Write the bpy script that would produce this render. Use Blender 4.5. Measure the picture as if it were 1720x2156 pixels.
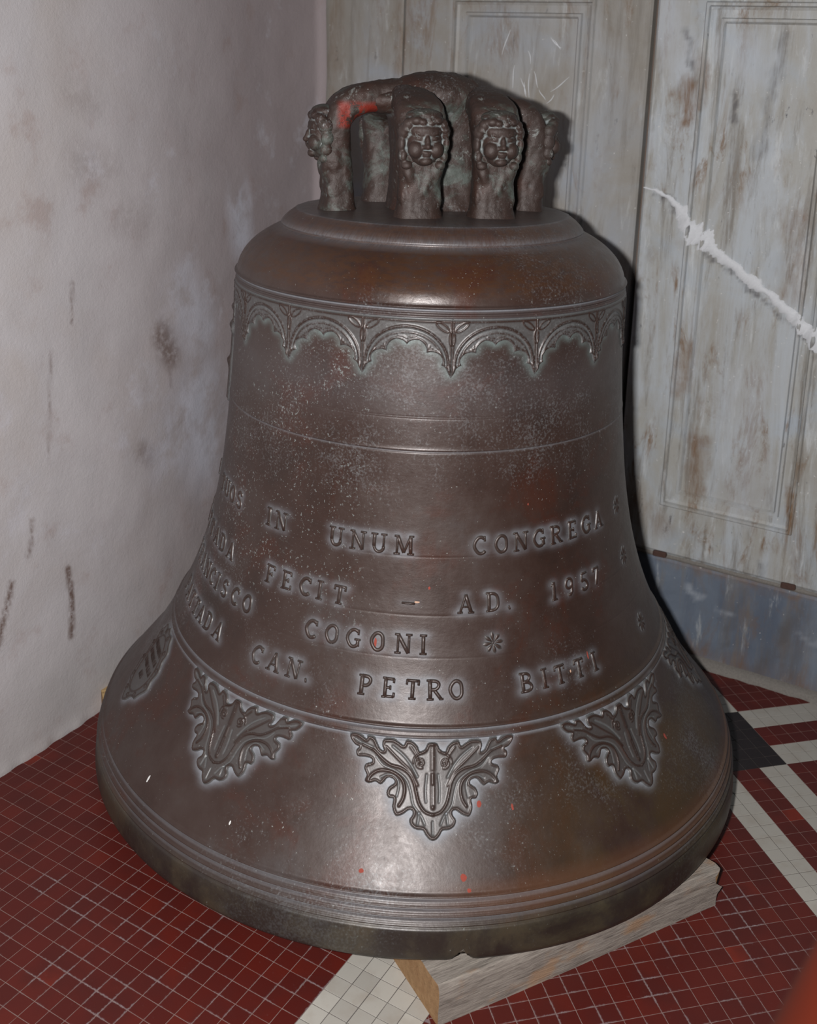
import bpy, bmesh, math, random
import numpy as np
from mathutils import Matrix, Vector, noise as mnoise
random.seed(7); rng = np.random.default_rng(7)
for o in list(bpy.data.objects): bpy.data.objects.remove(o)
SC = bpy.context.scene
T = 0.025                                    # one floor tile, metres; most layout below is in tiles

# ------------------------------------------------------------------ camera
W, H = 1720, 2156
FPX, PPX, PPY = 2356.447, 831.117, 659.267
CAMR = np.array([0.85579426, 0.51625398, 0.03313625]); CAMU = np.array([-0.14644618, 0.18033386, 0.97264239]); CAMB = np.array([0.49615491, -0.83723445, 0.2299321])
CAMP = np.array([24.94457, -38.542474, 44.217274])
cd = bpy.data.cameras.new('camera'); cam = bpy.data.objects.new('camera', cd); SC.collection.objects.link(cam)
m = Matrix.Identity(4)
for r in range(3):
    m[r][0], m[r][1], m[r][2], m[r][3] = CAMR[r], CAMU[r], CAMB[r], CAMP[r]*T
cam.matrix_world = m
cd.sensor_fit = 'HORIZONTAL'; cd.sensor_width = 36; cd.lens = FPX*36/W
cd.shift_x = (W/2-PPX)/W; cd.shift_y = (PPY-H/2)/W
cd.clip_start = 0.02
cd.dof.use_dof = True; cd.dof.focus_distance = 1.5; cd.dof.aperture_fstop = 8.0
SC.camera = cam
def project(P):
    d = np.asarray(P, float)-CAMP
    x, y, z = d@CAMR, d@CAMU, -(d@CAMB)
    return PPX+FPX*x/z, PPY-FPX*y/z, z

# ------------------------------------------------------------------ world, flash, exposure
wd = bpy.data.worlds.new('world'); SC.world = wd; wd.use_nodes = True
wd.node_tree.nodes['Background'].inputs[0].default_value = (0.82, 0.9, 1.0, 1)
wd.node_tree.nodes['Background'].inputs[1].default_value = 0.035
fl = bpy.data.lights.new('camera_flash', 'AREA'); fl.shape = 'RECTANGLE'; fl.size = 0.045; fl.size_y = 0.022
fl.energy = 27; fl.color = (1.0, 0.975, 0.965)
flo = bpy.data.objects.new('camera_flash', fl); SC.collection.objects.link(flo)
fp = CAMP*T + CAMR*(-0.085) + CAMU*0.012 + CAMB*(-0.02)
aim = np.array([-0.10, 0.35, 0.42]); dz = fp-aim; dz /= np.linalg.norm(dz)
flo.matrix_world = Matrix.Translation(fp) @ Vector(dz).to_track_quat('Z', 'Y').to_matrix().to_4x4()
SC.view_settings.view_transform = 'Standard'; SC.view_settings.look = 'None'
SC.view_settings.exposure = 0.0; SC.view_settings.gamma = 1.0; SC.view_settings.use_curve_mapping = False

# ------------------------------------------------------------------ helpers
COL = SC.collection
def lin(c):
    return tuple(((v/255)/12.92 if v/255 <= .04045 else ((v/255+.055)/1.055)**2.4) for v in c)+(1,)
def link(name, me, mat=None, parent=None):
    o = bpy.data.objects.new(name, me); COL.objects.link(o)
    if mat is not None:
        for mm in (mat if isinstance(mat, (list, tuple)) else [mat]): me.materials.append(mm)
    if parent is not None: o.parent = parent
    return o
def mesh(name, v, f, smooth=True, attrs=None):
    me = bpy.data.meshes.new(name); me.from_pydata([tuple(p) for p in v] if not isinstance(v, np.ndarray) else v.tolist(), [], f if isinstance(f, list) else f.tolist())
    if smooth: me.polygons.foreach_set('use_smooth', [True]*len(me.polygons))
    for k, a in (attrs or {}).items():
        at = me.attributes.new(k, 'FLOAT', 'POINT'); at.data.foreach_set('value', np.asarray(a, np.float32))
    me.update(); return me
def fill_normals(me):
    bm = bmesh.new(); bm.from_mesh(me); bmesh.ops.recalc_face_normals(bm, faces=bm.faces); bm.to_mesh(me); bm.free()
def tag(o, label=None, cat=None, group=None, kind=None):
    if label: o['label'] = label
    if cat: o['category'] = cat
    if group: o['group'] = group
    if kind: o['kind'] = kind
    return o
def gridfaces(nr, nc, wrap=False, mask=None):
    r = np.arange(nr-1)[:, None]; c = np.arange(nc if wrap else nc-1)[None, :]
    a = r*nc+c; b = r*nc+(c+1) % nc
    F = np.stack([a, b, b+nc, a+nc], -1).reshape(-1, 4)
    if mask is not None: F = F[mask.reshape(-1)]
    return F

class NT:                                    # tiny node-tree writer
    def __init__(s, name):
        s.m = bpy.data.materials.new(name); s.m.use_nodes = True; s.t = s.m.node_tree
        s.b = s.t.nodes['Principled BSDF']
    def n(s, typ, **kw):
        d = s.t.nodes.new(typ)
        for k, v in kw.items():
            if k in d.inputs: s.put(d.inputs[k], v)
            else: setattr(d, k, v)
        return d
    def put(s, sock, v):
        if isinstance(v, bpy.types.NodeSocket): s.t.links.new(v, sock)
        else: sock.default_value = v
    def coord(s, which='Object', scale=(1, 1, 1), loc=(0, 0, 0)):
        c = s.n('ShaderNodeNewGeometry').outputs['Position'] if which == 'World' else s.n('ShaderNodeTexCoord').outputs[which]
        mp = s.n('ShaderNodeMapping'); s.put(mp.inputs['Vector'], c); mp.inputs['Scale'].default_value = scale; mp.inputs['Location'].default_value = loc
        return mp.outputs[0]
    def noise(s, vec, scale, detail=5, rough=.55, dist=0):
        d = s.n('ShaderNodeTexNoise'); s.put(d.inputs['Vector'], vec); d.inputs['Scale'].default_value = scale
        d.inputs['Detail'].default_value = detail; d.inputs['Roughness'].default_value = rough; d.inputs['Distortion'].default_value = dist
        return d.outputs['Fac']
    def ramp(s, fac, stops):
        d = s.n('ShaderNodeValToRGB'); s.put(d.inputs[0], fac); e = d.color_ramp.elements
        while len(e) < len(stops): e.new(.5)
        for q, (p, c) in zip(e, stops): q.position = p; q.color = c if len(c) == 4 else tuple(c)+(1,)
        return d.outputs[0]
    def step(s, fac, a, b):
        d = s.n('ShaderNodeMapRange'); d.interpolation_type = 'SMOOTHSTEP'; s.put(d.inputs['Value'], fac)
        d.inputs['From Min'].default_value = a; d.inputs['From Max'].default_value = b; return d.outputs[0]
    def math(s, op, a, b=0.0):
        d = s.n('ShaderNodeMath', operation=op); s.put(d.inputs[0], a); s.put(d.inputs[1], b); return d.outputs[0]
    def mix(s, fac, a, b, mode='MIX'):
        d = s.n('ShaderNodeMix', data_type='RGBA', blend_type=mode); s.put(d.inputs[0], fac); s.put(d.inputs[6], a); s.put(d.inputs[7], b); return d.outputs[2]
    def attr(s, name): return s.n('ShaderNodeAttribute', attribute_name=name).outputs['Fac']
    def bump(s, h, strength, dist=.001):
        d = s.n('ShaderNodeBump'); s.put(d.inputs['Height'], h); d.inputs['Strength'].default_value = strength; d.inputs['Distance'].default_value = dist
        s.put(s.b.inputs['Normal'], d.outputs[0])
    def out(s, color, rough, metal=0.0, spec=.5):
        s.put(s.b.inputs['Base Color'], color); s.put(s.b.inputs['Roughness'], rough); s.put(s.b.inputs['Metallic'], metal)
        s.b.inputs['Specular IOR Level'].default_value = spec; return s.m
def C(*c): return lin(c)

# ------------------------------------------------------------------ materials: setting
def mat_red_tile(edge=True):
    s = NT('red_tile'); w = s.coord('World')
    n = s.noise(w, 14, 3); f = s.noise(w, 160, 4, .7); rnd = s.n('ShaderNodeObjectInfo').outputs['Random']
    if not edge: rnd = s.n('ShaderNodeNewGeometry').outputs['Random Per Island']
    c = s.ramp(rnd, [(0, C(86, 29, 24)), (.45, C(91, 31, 25)), (.8, C(96, 32, 25)), (.985, C(102, 35, 26)), (1, C(134, 45, 28))])
    c = s.mix(s.step(n, .35, .75), c, C(82, 31, 27))
    c = s.mix(s.math('MULTIPLY', s.step(f, .62, .8), .25), c, C(130, 105, 105))
    big = s.step(s.noise(w, 14, 4, .7), .46, .63)
    if edge:
        o = s.coord('Object'); sx = s.n('ShaderNodeSeparateXYZ'); s.put(sx.inputs[0], o)
        e = s.math('MAXIMUM', s.math('ABSOLUTE', sx.outputs[0]), s.math('ABSOLUTE', sx.outputs[1]))
        em = s.step(s.math('ADD', s.math('DIVIDE', e, .0125), s.math('MULTIPLY', s.math('SUBTRACT', s.noise(w, 260, 5, .8), .5), .5)), .86, 1.04)
        c = s.mix(s.math('MULTIPLY', s.math('MULTIPLY', em, big), .95), c, C(150, 140, 145))
    s.bump(f, .25, .0006)
    return s.out(c, s.math('ADD', .34, s.math('MULTIPLY', n, .25)), 0, .35)
def mat_plain_tile(name, a, b):
    s = NT(name); w = s.coord('World'); n = s.noise(w, 30, 4); f = s.noise(w, 240, 4, .7); rnd = s.n('ShaderNodeObjectInfo').outputs['Random']
    c = s.mix(rnd, a, b); c = s.mix(s.math('MULTIPLY', s.step(n, .45, .75), .3), c, C(150, 135, 120) if a[0] > .1 else C(60, 50, 50))
    c = s.mix(s.step(s.noise(w, 330, 2), .76, .8), c, C(70, 60, 55) if a[0] > .1 else C(90, 80, 80))
    s.bump(f, .15, .0004); return s.out(c, s.math('ADD', .36, s.math('MULTIPLY', f, .2)), 0, .4)
def mat_mortar(name, a, b):
    s = NT(name); w = s.coord('World'); return s.out(s.mix(s.noise(w, 300, 5, .7), a, b), .9)
M = {}
M['red'] = mat_red_tile(); M['red_far'] = mat_red_tile(False)
M['white'] = mat_plain_tile('white_tile', C(172, 168, 160), C(190, 186, 177))
M['black'] = mat_plain_tile('black_tile', C(34, 29, 31), C(44, 38, 39))
M['mortar_light'] = mat_mortar('mortar_light', C(112, 84, 78), C(176, 156, 150)); M['mortar_dark'] = mat_mortar('mortar_dark', C(62, 58, 58), C(104, 98, 94))

def mat_plaster():
    s = NT('old_plaster'); w = s.coord('World'); n1 = s.noise(w, 3.2, 6, .6, .6); n2 = s.noise(w, 11, 6, .65); f = s.noise(w, 260, 5, .7); mfl = s.noise(w, 60, 5, .7)
    yg = s.n('ShaderNodeSeparateXYZ'); s.put(yg.inputs[0], w)
    c = s.ramp(n1, [(.3, C(188, 181, 179)), (.5, C(194, 190, 192)), (.7, C(202, 198, 200))])
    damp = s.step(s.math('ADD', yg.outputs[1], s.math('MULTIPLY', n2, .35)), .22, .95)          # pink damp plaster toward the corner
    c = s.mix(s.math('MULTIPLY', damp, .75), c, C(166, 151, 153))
    c = s.mix(s.math('MULTIPLY', s.step(n2, .56, .72), .42), c, C(160, 138, 130))
    c = s.mix(s.math('MULTIPLY', s.step(s.noise(s.coord('World', loc=(3, 1, 5)), 7, 7, .7), .55, .68), .6), c, C(202, 200, 208))
    low = s.step(s.math('ADD', yg.outputs[2], s.math('MULTIPLY', n2, .18)), .34, .06)
    c = s.mix(s.math('MULTIPLY', low, .45), c, C(165, 160, 154))
    c = s.mix(s.math('MULTIPLY', s.attr('stain'), s.step(mfl, .28, .6)), c, C(112, 92, 84))
    c = s.mix(s.math('MULTIPLY', s.attr('white'), s.step(n2, .35, .6)), c, C(206, 205, 215))
    c = s.mix(s.math('MULTIPLY', s.step(f, .66, .8), .3), c, C(120, 110, 105))
    s.bump(s.math('ADD', f, s.math('MULTIPLY', mfl, 1.5)), .55, .0012)
    return s.out(c, .9, 0, .25)
def mat_marble(name, cols, streak, stain, tint_low=None):
    s = NT(name); w = s.coord('World'); v = s.coord('World', scale=(1, 1, .16))
    a = s.noise(v, 13, 8, .68, .6); b = s.noise(v, 46, 8, .72, .4); n = s.noise(w, 6, 6, .62, .5); f = s.noise(w, 220, 4, .7); v2 = s.coord('World', scale=(1, 1, .1), loc=(5, 3, 2)); g = s.noise(v2, 30, 8, .74, .3)
    c = s.ramp(n, [(.3, cols[0]), (.5, cols[1]), (.68, cols[2])])
    c = s.mix(s.math('MULTIPLY', s.step(a, .46, .66), streak), c, cols[3])
    c = s.mix(s.math('MULTIPLY', s.step(g, .5, .66), streak), c, C(126, 120, 112))
    c = s.mix(s.math('MULTIPLY', s.step(b, .56, .7), streak*.8), c, C(206, 210, 212))
    br = s.noise(s.coord('World', scale=(1, 1, .25), loc=(2, 4, 1)), 22, 8, .76, .6)
    brm = s.math('MULTIPLY', s.step(br, .51, .66), s.step(s.noise(s.coord('World', loc=(9, 9, 4)), 4.5, 4, .6), .40, .58))
    c = s.mix(s.math('MULTIPLY', brm, stain), c, C(122, 94, 64))
    dk = s.noise(s.coord('World', scale=(1, 1, .35), loc=(7, 2, 9)), 40, 7, .76, .5)
    c = s.mix(s.math('MULTIPLY', s.step(dk, .62, .7), stain), c, C(84, 84, 88))
    c = s.mix(s.math('MULTIPLY', s.step(s.noise(w, 150, 3, .6), .69, .73), .8), c, C(215, 214, 212))
    gate = s.step(g, .3, .62); gate2 = s.step(br, .36, .6)
    c = s.mix(s.math('MULTIPLY', s.attr('brown'), s.math('MULTIPLY', s.math('ADD', .25, gate2), .72)), c, C(120, 90, 62)); c = s.mix(s.math('MULTIPLY', s.attr('pale'), s.math('ADD', .35, s.math('MULTIPLY', gate, .65))), c, C(196, 202, 210)); c = s.mix(s.math('MULTIPLY', s.attr('dark'), gate), c, C(92, 90, 92))
    s.bump(s.math('ADD', s.math('MULTIPLY', b, .7), f), .3, .0008)
    return s.out(c, s.math('ADD', .42, s.math('MULTIPLY', n, .2)), 0, .4)
M['plaster'] = mat_plaster()
M['marble'] = mat_marble('weathered_marble', [C(160, 155, 146), C(172, 172, 168), C(172, 181, 190), C(188, 195, 202)], .8, .95)
M['marble_back'] = mat_marble('grey_marble', [C(148, 142, 132), C(158, 155, 150), C(162, 167, 174), C(178, 180, 182)], .5, .5)
M['blue_marble'] = mat_marble('blue_marble', [C(98, 108, 122), C(112, 122, 136), C(128, 136, 146), C(86, 94, 110)], .5, .4)
M['cement'] = mat_mortar('cement', C(92, 88, 84), C(150, 145, 138)); M['gap'] = mat_mortar('joint_filler', C(104, 90, 82), C(128, 112, 102))
M['crackfill'] = mat_mortar('white_filler', C(205, 208, 212), C(232, 234, 238)); M['rust'] = mat_mortar('rusty_iron', C(66, 46, 40), C(92, 68, 60))

# ------------------------------------------------------------------ setting: floor
floor = link('floor', mesh('floor', [(-30*T, -46*T, -.1*T), (46*T, -46*T, -.1*T), (46*T, 39.5*T, -.1*T), (-30*T, 39.5*T, -.1*T)], [[0, 1, 2, 3]], False), M['mortar_light'])
tag(floor, kind='structure')
OFF = (-25.788341, 10.592915); S2 = math.sqrt(.5)
def r2w(i, j):
    x, y = i-OFF[0], j-OFF[1]; u = S2*(x+y); v = S2*(-x+y); return (u, -v)
BELLPX = [(596,462),(538,498),(499,572),(495,700),(474,935),(455,1044),(419,1161),(374,1249),(303,1327),(243,1404),(211,1513),(202,1600),(206,1665),(224,1717),(264,1777),(397,1893),(520,1955),(780,2024),(908,2028),(1170,1998),(1362,1914),(1494,1801),(1538,1708),(1546,1640),(1528,1531),(1475,1424),(1387,1281),(1330,1098),(1310,808),(1314,577),(1234,493)]
def inpoly(x, y, P):
    c = False
    for k in range(len(P)):
        (x1, y1), (x2, y2) = P[k-1], P[k]
        if (y1 > y) != (y2 > y) and x < (x2-x1)*(y-y1)/(y2-y1)+x1: c = not c
    return c
def clip(P, xmin, keep_greater):
    out = []
    for k in range(len(P)):
        a, b = P[k-1], P[k]; ia, ib = (a[0] >= xmin) == keep_greater, (b[0] >= xmin) == keep_greater
        if ia != ib:
            t = (xmin-a[0])/(b[0]-a[0]); out.append((xmin, a[1]+t*(b[1]-a[1])))
        if ib: out.append(b)
    return out
tiles = []                                   # (polygon in tiles, kind, whole?)
for n in range(-29, 5):
    for q in range(-40, 46):
        tiles.append(([(n, -q-1), (n+1, -q-1), (n+1, -q), (n, -q)], 'white' if n >= 0 else 'red', 'L'))
def rkind(i, j):
    ci, cj = 0 <= i < 6, -6 <= j < 0
    if ci and cj: return 'black'
    if ci: return 'red' if 2 <= i < 4 else 'white'
    if cj: return 'red' if -4 <= j < -2 else 'white'
    return 'red'
for i in range(-70, 60):
    for j in range(-45, 75):
        c = r2w(i+.5, j+.5)
        if c[0] < 4.2 or c[0] > 44 or c[1] < -44 or c[1] > 39.2: continue
        P = [r2w(i, j+1), r2w(i+1, j+1), r2w(i+1, j), r2w(i, j)]
        whole = min(p[0] for p in P) >= 5.0
        if not whole:
            P = clip(P, 5.0, True)
            if len(P) < 3: continue
        tiles.append((P, rkind(i, j), 'R' if whole else 'cut'))
def tile_mesh(P, kind, far=False):
    cx = sum(p[0] for p in P)/len(P); cy = sum(p[1] for p in P)/len(P)
    n = len(P); V = []; F = []
    for sc, z in ((1, -.022), (.964, -.022), (.960, -.007), (.946, 0.0)):
        for p in P:
            d = math.hypot(p[0]-cx, p[1]-cy) or 1
            k = 1-(1-sc)*min(1.6, .7071/d)
            V.append(((p[0]-cx)*k*T, (p[1]-cy)*k*T, z*T))
    for r in range(3):
        for k in range(n): F.append([r*n+k, r*n+(k+1) % n, (r+1)*n+(k+1) % n, (r+1)*n+k])
    F.append([3*n+k for k in range(n)])
    return V, F, (cx, cy), [1]*n+[0]*(2*n+1)
def tile_score(P):
    cx = sum(p[0] for p in P)/len(P); cy = sum(p[1] for p in P)/len(P)
    if cx < -25.9: return 0
    x, y, z = project((cx, cy, 0))
    if z < 5 or not (-15 < x < W+15 and -15 < y < H+15) or inpoly(x, y, BELLPX): return 0
    if cy > 38.4: return 0
    q = [project((p[0], p[1], 0)) for p in P]
    return abs(sum(q[k-1][0]*q[k][1]-q[k][0]*q[k-1][1] for k in range(len(q))))/2
scored = sorted(((tile_score(t[0]), k) for k, t in enumerate(tiles)), reverse=True)
single = {k for s_, k in scored[:300] if s_ > 60}
cache = {}; rest = {'red': ([], [], []), 'white': ([], [], []), 'black': ([], [], [])}
for k, (P, kind, typ) in enumerate(tiles):
    V, F, (cx, cy), mi = tile_mesh(P, kind)
    mort = M['mortar_light'] if kind == 'red' else M['mortar_dark']
    jz = random.uniform(-.004, .004)
    if k in single:
        if typ == 'R': V = [(S2*(p[0]+p[1]), S2*(-p[0]+p[1]), p[2]) for p in V]
        if typ in 'LR':
            key = (kind, typ)
            if key not in cache:
                me = mesh('tile', V, F, False); me.materials.append(M[kind]); me.materials.append(mort); me.polygons.foreach_set('material_index', mi); cache[key] = me
            me = cache[key]
        else:
            me = mesh('tile', V, F, False); me.materials.append(M[kind]); me.materials.append(mort); me.polygons.foreach_set('material_index', mi)
        o = link('tile', me, None, floor); o.location = (cx*T, cy*T, jz*T)
        o.rotation_euler = (random.gauss(0, .0012), random.gauss(0, .0012), random.gauss(0, .006)+(math.pi/4 if typ == 'R' else 0))
    else:
        v0, f0, m0 = rest[kind]; b = len(v0)
        v0 += [(p[0]+cx*T, p[1]+cy*T, p[2]+jz*T) for p in V]; f0 += [[a+b for a in g] for g in F]; m0 += mi
for kind, (v0, f0, m0) in rest.items():
    me = mesh('tile', v0, f0, False); me.materials.append(M['red_far'] if kind == 'red' else M[kind]); me.materials.append(M['mortar_light'] if kind == 'red' else M['mortar_dark'])
    me.polygons.foreach_set('material_index', m0); tag(link('tile_remainder', me, None, floor), kind='stuff')

# ------------------------------------------------------------------ setting: walls
def seg_mask(px, py, pts, width, soft):
    d = np.full(px.shape, 1e9)
    for (x1, y1), (x2, y2) in zip(pts[:-1], pts[1:]):
        l2 = (x2-x1)**2+(y2-y1)**2; t = np.clip(((px-x1)*(x2-x1)+(py-y1)*(y2-y1))/max(l2, 1e-9), 0, 1)
        d = np.minimum(d, np.hypot(px-x1-t*(x2-x1), py-y1-t*(y2-y1)))
    return np.clip((width+soft-d)/soft, 0, 1)
def nz(x, y, z, s):
    return np.array([mnoise.noise((a*s, b*s, c*s)) for a, b, c in zip(x, y, z)])
yy = np.r_[np.arange(-46, 0, 1.0), np.arange(0, 38.71, .22)]; zz = np.r_[np.arange(-.3, 52, .3), np.arange(52, 104.1, 2)]
Y, Z = np.meshgrid(yy, zz); sm = np.clip((Y-12)/25, 0, 1); sm = sm*sm*(3-2*sm)
X = -25.75-2.75*sm
fy, fz = Y.ravel(), Z.ravel()
X = X + (nz(fy, fz, fy*0, .12)*.14+nz(fy, fz, fy*0+5, .45)*.05).reshape(X.shape)
X = X + .16*np.exp(-((Z)/.5)**2)*(1+.25*np.sin(Y*1.9)+.2*np.sin(Y*4.3))     # uneven plaster toe at the floor
X = X + .5*np.exp(-((Y-38.5)/.5)**2)                            # ridge of filler in the corner
stain = np.maximum.reduce([seg_mask(fy, fz, [(7.35, 11.4), (7.6, 9.6), (7.55, 8.2), (7.4, 6.6)], .12, .22), seg_mask(fy, fz, [(2.9, 12.2), (2.5, 11), (2.0, 9.8), (1.7, 8.6)], .1, .2),
    seg_mask(fy, fz, [(4.7, 15.6), (4.5, 14), (4.2, 13.4)], .03, .2)*.8, seg_mask(fy, fz, [(8.5, 29.8), (8.4, 28.2), (8.3, 27.2)], .02, .16)*.8, seg_mask(fy, fz, [(6.7, 25.9), (6.3, 22), (6.2, 19)], .0, .16)*.6,
    seg_mask(fy, fz, [(16.6, 24.8), (17.6, 23.2)], .5, 1.0)*.75, seg_mask(fy, fz, [(17.5, 25.0), (17.4, 21)], .0, .25)*.6, seg_mask(fy, fz, [(14.3, 17.2), (15.0, 16.6)], .3, .8)*.5,
    seg_mask(fy, fz, [(9.5, 37), (11.5, 36.5)], .4, 1.6)*.22, seg_mask(fy, fz, [(12.8, 33.5), (14.5, 32.6)], .4, 1.4)*.2, seg_mask(fy, fz, [(9, 41), (10.5, 40.5)], .3, 1.2)*.2])
white = np.maximum.reduce([seg_mask(fy, fz, [(18, 17), (21, 19), (22, 15)], 1.0, 3.5), seg_mask(fy, fz, [(26.5, 33), (27, 30)], .5, 1.8), seg_mask(fy, fz, [(19, 27), (21, 24)], .8, 2.5)*.8])
wall_left = link('wall_left', mesh('wall_left', np.c_[X.ravel(), fy, fz]*T, gridfaces(*Y.shape)[:, ::-1], True, {'stain': stain, 'white': white}), M['plaster'])
tag(wall_left, kind='structure')

YB = 38.7
wall_back = link('wall_back', mesh('wall_back', [(-30*T, (YB+.9)*T, 0), (46*T, (YB+.9)*T, 0), (46*T, (YB+.9)*T, 104*T), (-30*T, (YB+.9)*T, 104*T)], [[0, 1, 2, 3]], False), M['gap'])
tag(wall_back, kind='structure')
PROF = [(0, 0), (.1, .16), (.28, .16), (.36, -.06), (.55, -.16), (1.05, -.2), (1.12, .02), (1.3, .02), (1.45, -.22)]
def panel_depth(u, h, rect):
    u0, u1, h0, h1 = rect; d = np.minimum(np.minimum(u-u0, u1-u), np.minimum(h-h0, h1-h))
    return np.where(d <= 0, 0, np.interp(d, [p[0] for p in PROF], [p[1] for p in PROF])), d
def slab(name, u0, u1, h0, h1, rect, mat, proud, step=.16, attrs=None, label=None):
    us = set(np.arange(u0, min(u1, 17)+.001, step).tolist()+[u1]); hs = set(np.arange(h0, min(h1, 50), step*1.4).tolist()+[h1])
    if rect:
        for p, _ in PROF: us |= {rect[0]+p, rect[1]-p}; hs |= {rect[2]+p, rect[3]-p}
    def thin(a, lo, hi, keep):
        a = sorted(x for x in a if lo <= x <= hi); r = [a[0]]
        for x in a[1:]:
            if x-r[-1] > .035: r.append(x)
            elif any(abs(x-k) < 1e-6 for k in keep): r[-1] = x
        return np.array(r)
    ku = [rect[0]+p for p, _ in PROF]+[rect[1]-p for p, _ in PROF] if rect else []; kh = [rect[2]+p for p, _ in PROF]+[rect[3]-p for p, _ in PROF] if rect else []
    U, Hh = np.meshgrid(thin(us, u0, u1, ku), thin(hs, h0, h1, kh)); fu, fh = U.ravel(), Hh.ravel()
    dep = panel_depth(fu, fh, rect)[0] if rect else np.zeros(len(fu))
    e = np.minimum(np.minimum(fu-u0, u1-fu), np.minimum(fh-h0, h1-fh))
    yv = YB-proud-dep+np.clip(.12-e, 0, .12)*1.2+nz(fu, fh, fu*0, .3)*.03
    wu = fu+nz(fu, fh, fu*0+3, .9)*.5+nz(fu, fh, fu*0+3, 3.1)*.22; wh = fh+nz(fu, fh, fu*0+8, .9)*.7+nz(fu, fh, fu*0+8, 3.1)*.25
    at = {k: np.zeros(len(fu)) for k in ('brown', 'pale', 'dark')}
    for k, ms in (attrs or {}).items():
        for pts, wd_, so, st in ms: at[k] = np.maximum(at[k], seg_mask(wu, wh, pts, wd_, so)*st)
    F = gridfaces(*U.shape); co = np.c_[fu, yv, fh]*T
    if rect:
        cu, ch = fu[F].mean(1), fh[F].mean(1); d = panel_depth(cu, ch, rect)[1]; msk = (d > 0) & (d < PROF[-1][0])
    else: msk = np.zeros(len(F), bool)
    def sub(mask, nm, par):
        f = F[mask]; idx, inv = np.unique(f, return_inverse=True)
        return link(nm, mesh(nm, co[idx], inv.reshape(f.shape), False, {k: a[idx] for k, a in at.items()}), mat, par)
    o = sub(~msk, name, wall_back)
    # slab thickness: four edge strips closing back to the joint bed
    b = [(u0, h0), (u1, h0), (u1, h1), (u0, h1)]; V = [(x*T, (YB-proud+.1)*T, z*T) for x, z in b]+[(x*T, (YB+.85)*T, z*T) for x, z in b]
    link('slab_edge', mesh('slab_edge', V, [[k, (k+1) % 4, 4+(k+1) % 4, 4+k] for k in range(4)], False, {k: np.zeros(8) for k in at}), mat, o)
    if msk.any(): sub(msk, 'panel_moulding', o)
    if label: o['label'] = label
    return o
HP = 7.8
slab('marble_slab', -29.0, -21.0, HP+.35, 104, None, M['marble_back'], 0, attrs={'brown': [([(-20.9, 48), (-20.9, 40)], .2, .7, .45), ([(-27.4, 48), (-27.6, 38)], .2, .9, .4)]})
slab('marble_slab', -20.9, -1.06, HP+.35, 104, (-16.65, -5.15, 12, 48.15), M['marble_back'], 0, attrs={'brown': [([(-20.8, 48), (-20.8, 40)], .1, .6, .5)]})
slab('marble_slab', -.68, 15.6, HP+.35, 104, (2.62, 12.15, 11.95, 48.0), M['marble'], .12,
     attrs={'brown': [([(1.6, 42.3), (2.3, 40.3)], .35, .5, .95), ([(2.5, 44), (2.9, 41)], .15, .4, .6), ([(4.9, 17.5), (5.1, 14)], .25, .8, .8), ([(3.4, 24), (3.4, 21)], .2, .6, .55), ([(9.9, 34), (10.2, 29)], .2, 1.0, .6), ([(11.6, 15.5), (11.8, 13.2)], .05, .4, .7), ([(.3, 12), (3, 10)], .3, 1.2, .4)],
            'pale': [([(-.2, 48), (1.2, 44)], .7, 1.0, .7), ([(-.5, 40), (-.45, 22)], .08, .25, .5), ([(8, 22), (8.2, 14)], .8, 2.0, .5), ([(5, 45), (6, 44)], .6, 1.5, .5)],
            'dark': [([(.2, 35.0), (1.2, 34.5), (2.1, 33.6), (3.3, 32.0), (5.2, 30.5), (7.3, 29.1), (9.4, 27.7), (12, 25.6)], .05, .22, .9), ([(1.4, 46), (2.0, 43.5)], .05, .3, .7), ([(7.9, 46), (7.0, 38)], .1, .5, .45), ([(5.0, 42.2), (5.05, 40)], .02, .25, .8), ([(12.5, 36), (12.3, 25)], .02, .2, .5), ([(10.6, 9.5), (10.5, 8.2)], .05, .3, .7)]},
     label='weathered slab with moulded panel and a filled crack')
slab('marble_slab', 15.75, 46, HP+.35, 104, None, M['marble'], .12, step=.8)
# plinth course, set back under the slabs
slab('plinth_slab', -29.0, 15.3, -.1, HP, None, M['blue_marble'], -.25, step=.2, attrs={'dark': [([(13, 5.5), (11, .8)], .2, .7, .8), ([(9.5, 6.8), (8.2, 2.5)], .05, .35, .5), ([(13.8, 6), (13, 1.5)], .5, .8, .6)], 'pale': [([(5.6, 5.6), (6.0, 5.3)], .15, .4, .5), ([(7.4, 4.9), (8.6, 4.6)], .0, .3, .35), ([(13.3, 4.6), (14.6, 4.3)], .0, .25, .45)], 'brown': [([(3, 7.6), (14, 7.5)], .05, .5, .6), ([(5, .7), (15, .5)], .2, 1.2, .55)]})
slab('plinth_slab', 15.4, 46, -.1, HP, None, M['blue_marble'], -.25, step=.8)
us = np.arange(-29, 46, .25)                 # cement fillet where the plinth meets the tiles, mortar bed above the plinth
def strip(name, prof, mat):
    V = []; jit = nz(us, us*0, us*0, 1.1)*.16+nz(us, us*0+3, us*0, .3)*.1
    for u, jv in zip(us, jit):
        for dy, h in prof: V.append((u*T, (YB-dy-(jv if h < .3 or name == 'mortar_bed' else 0))*T, (h+jv*.25*(h > 0))*T))
    n = len(prof); F = gridfaces(len(us), n)
    return link(name, mesh(name, V, F[:, ::-1].tolist(), True), mat, wall_back)
strip('cement_fillet', [(.42, -.05), (.4, .1), (.22, .36), (.0, .55), (-.3, .62)], M['cement'])
strip('mortar_bed', [(-.3, HP-.1), (-.02, HP+.0), (.0, HP+.22), (-.28, HP+.42)], M['cement'])
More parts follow.
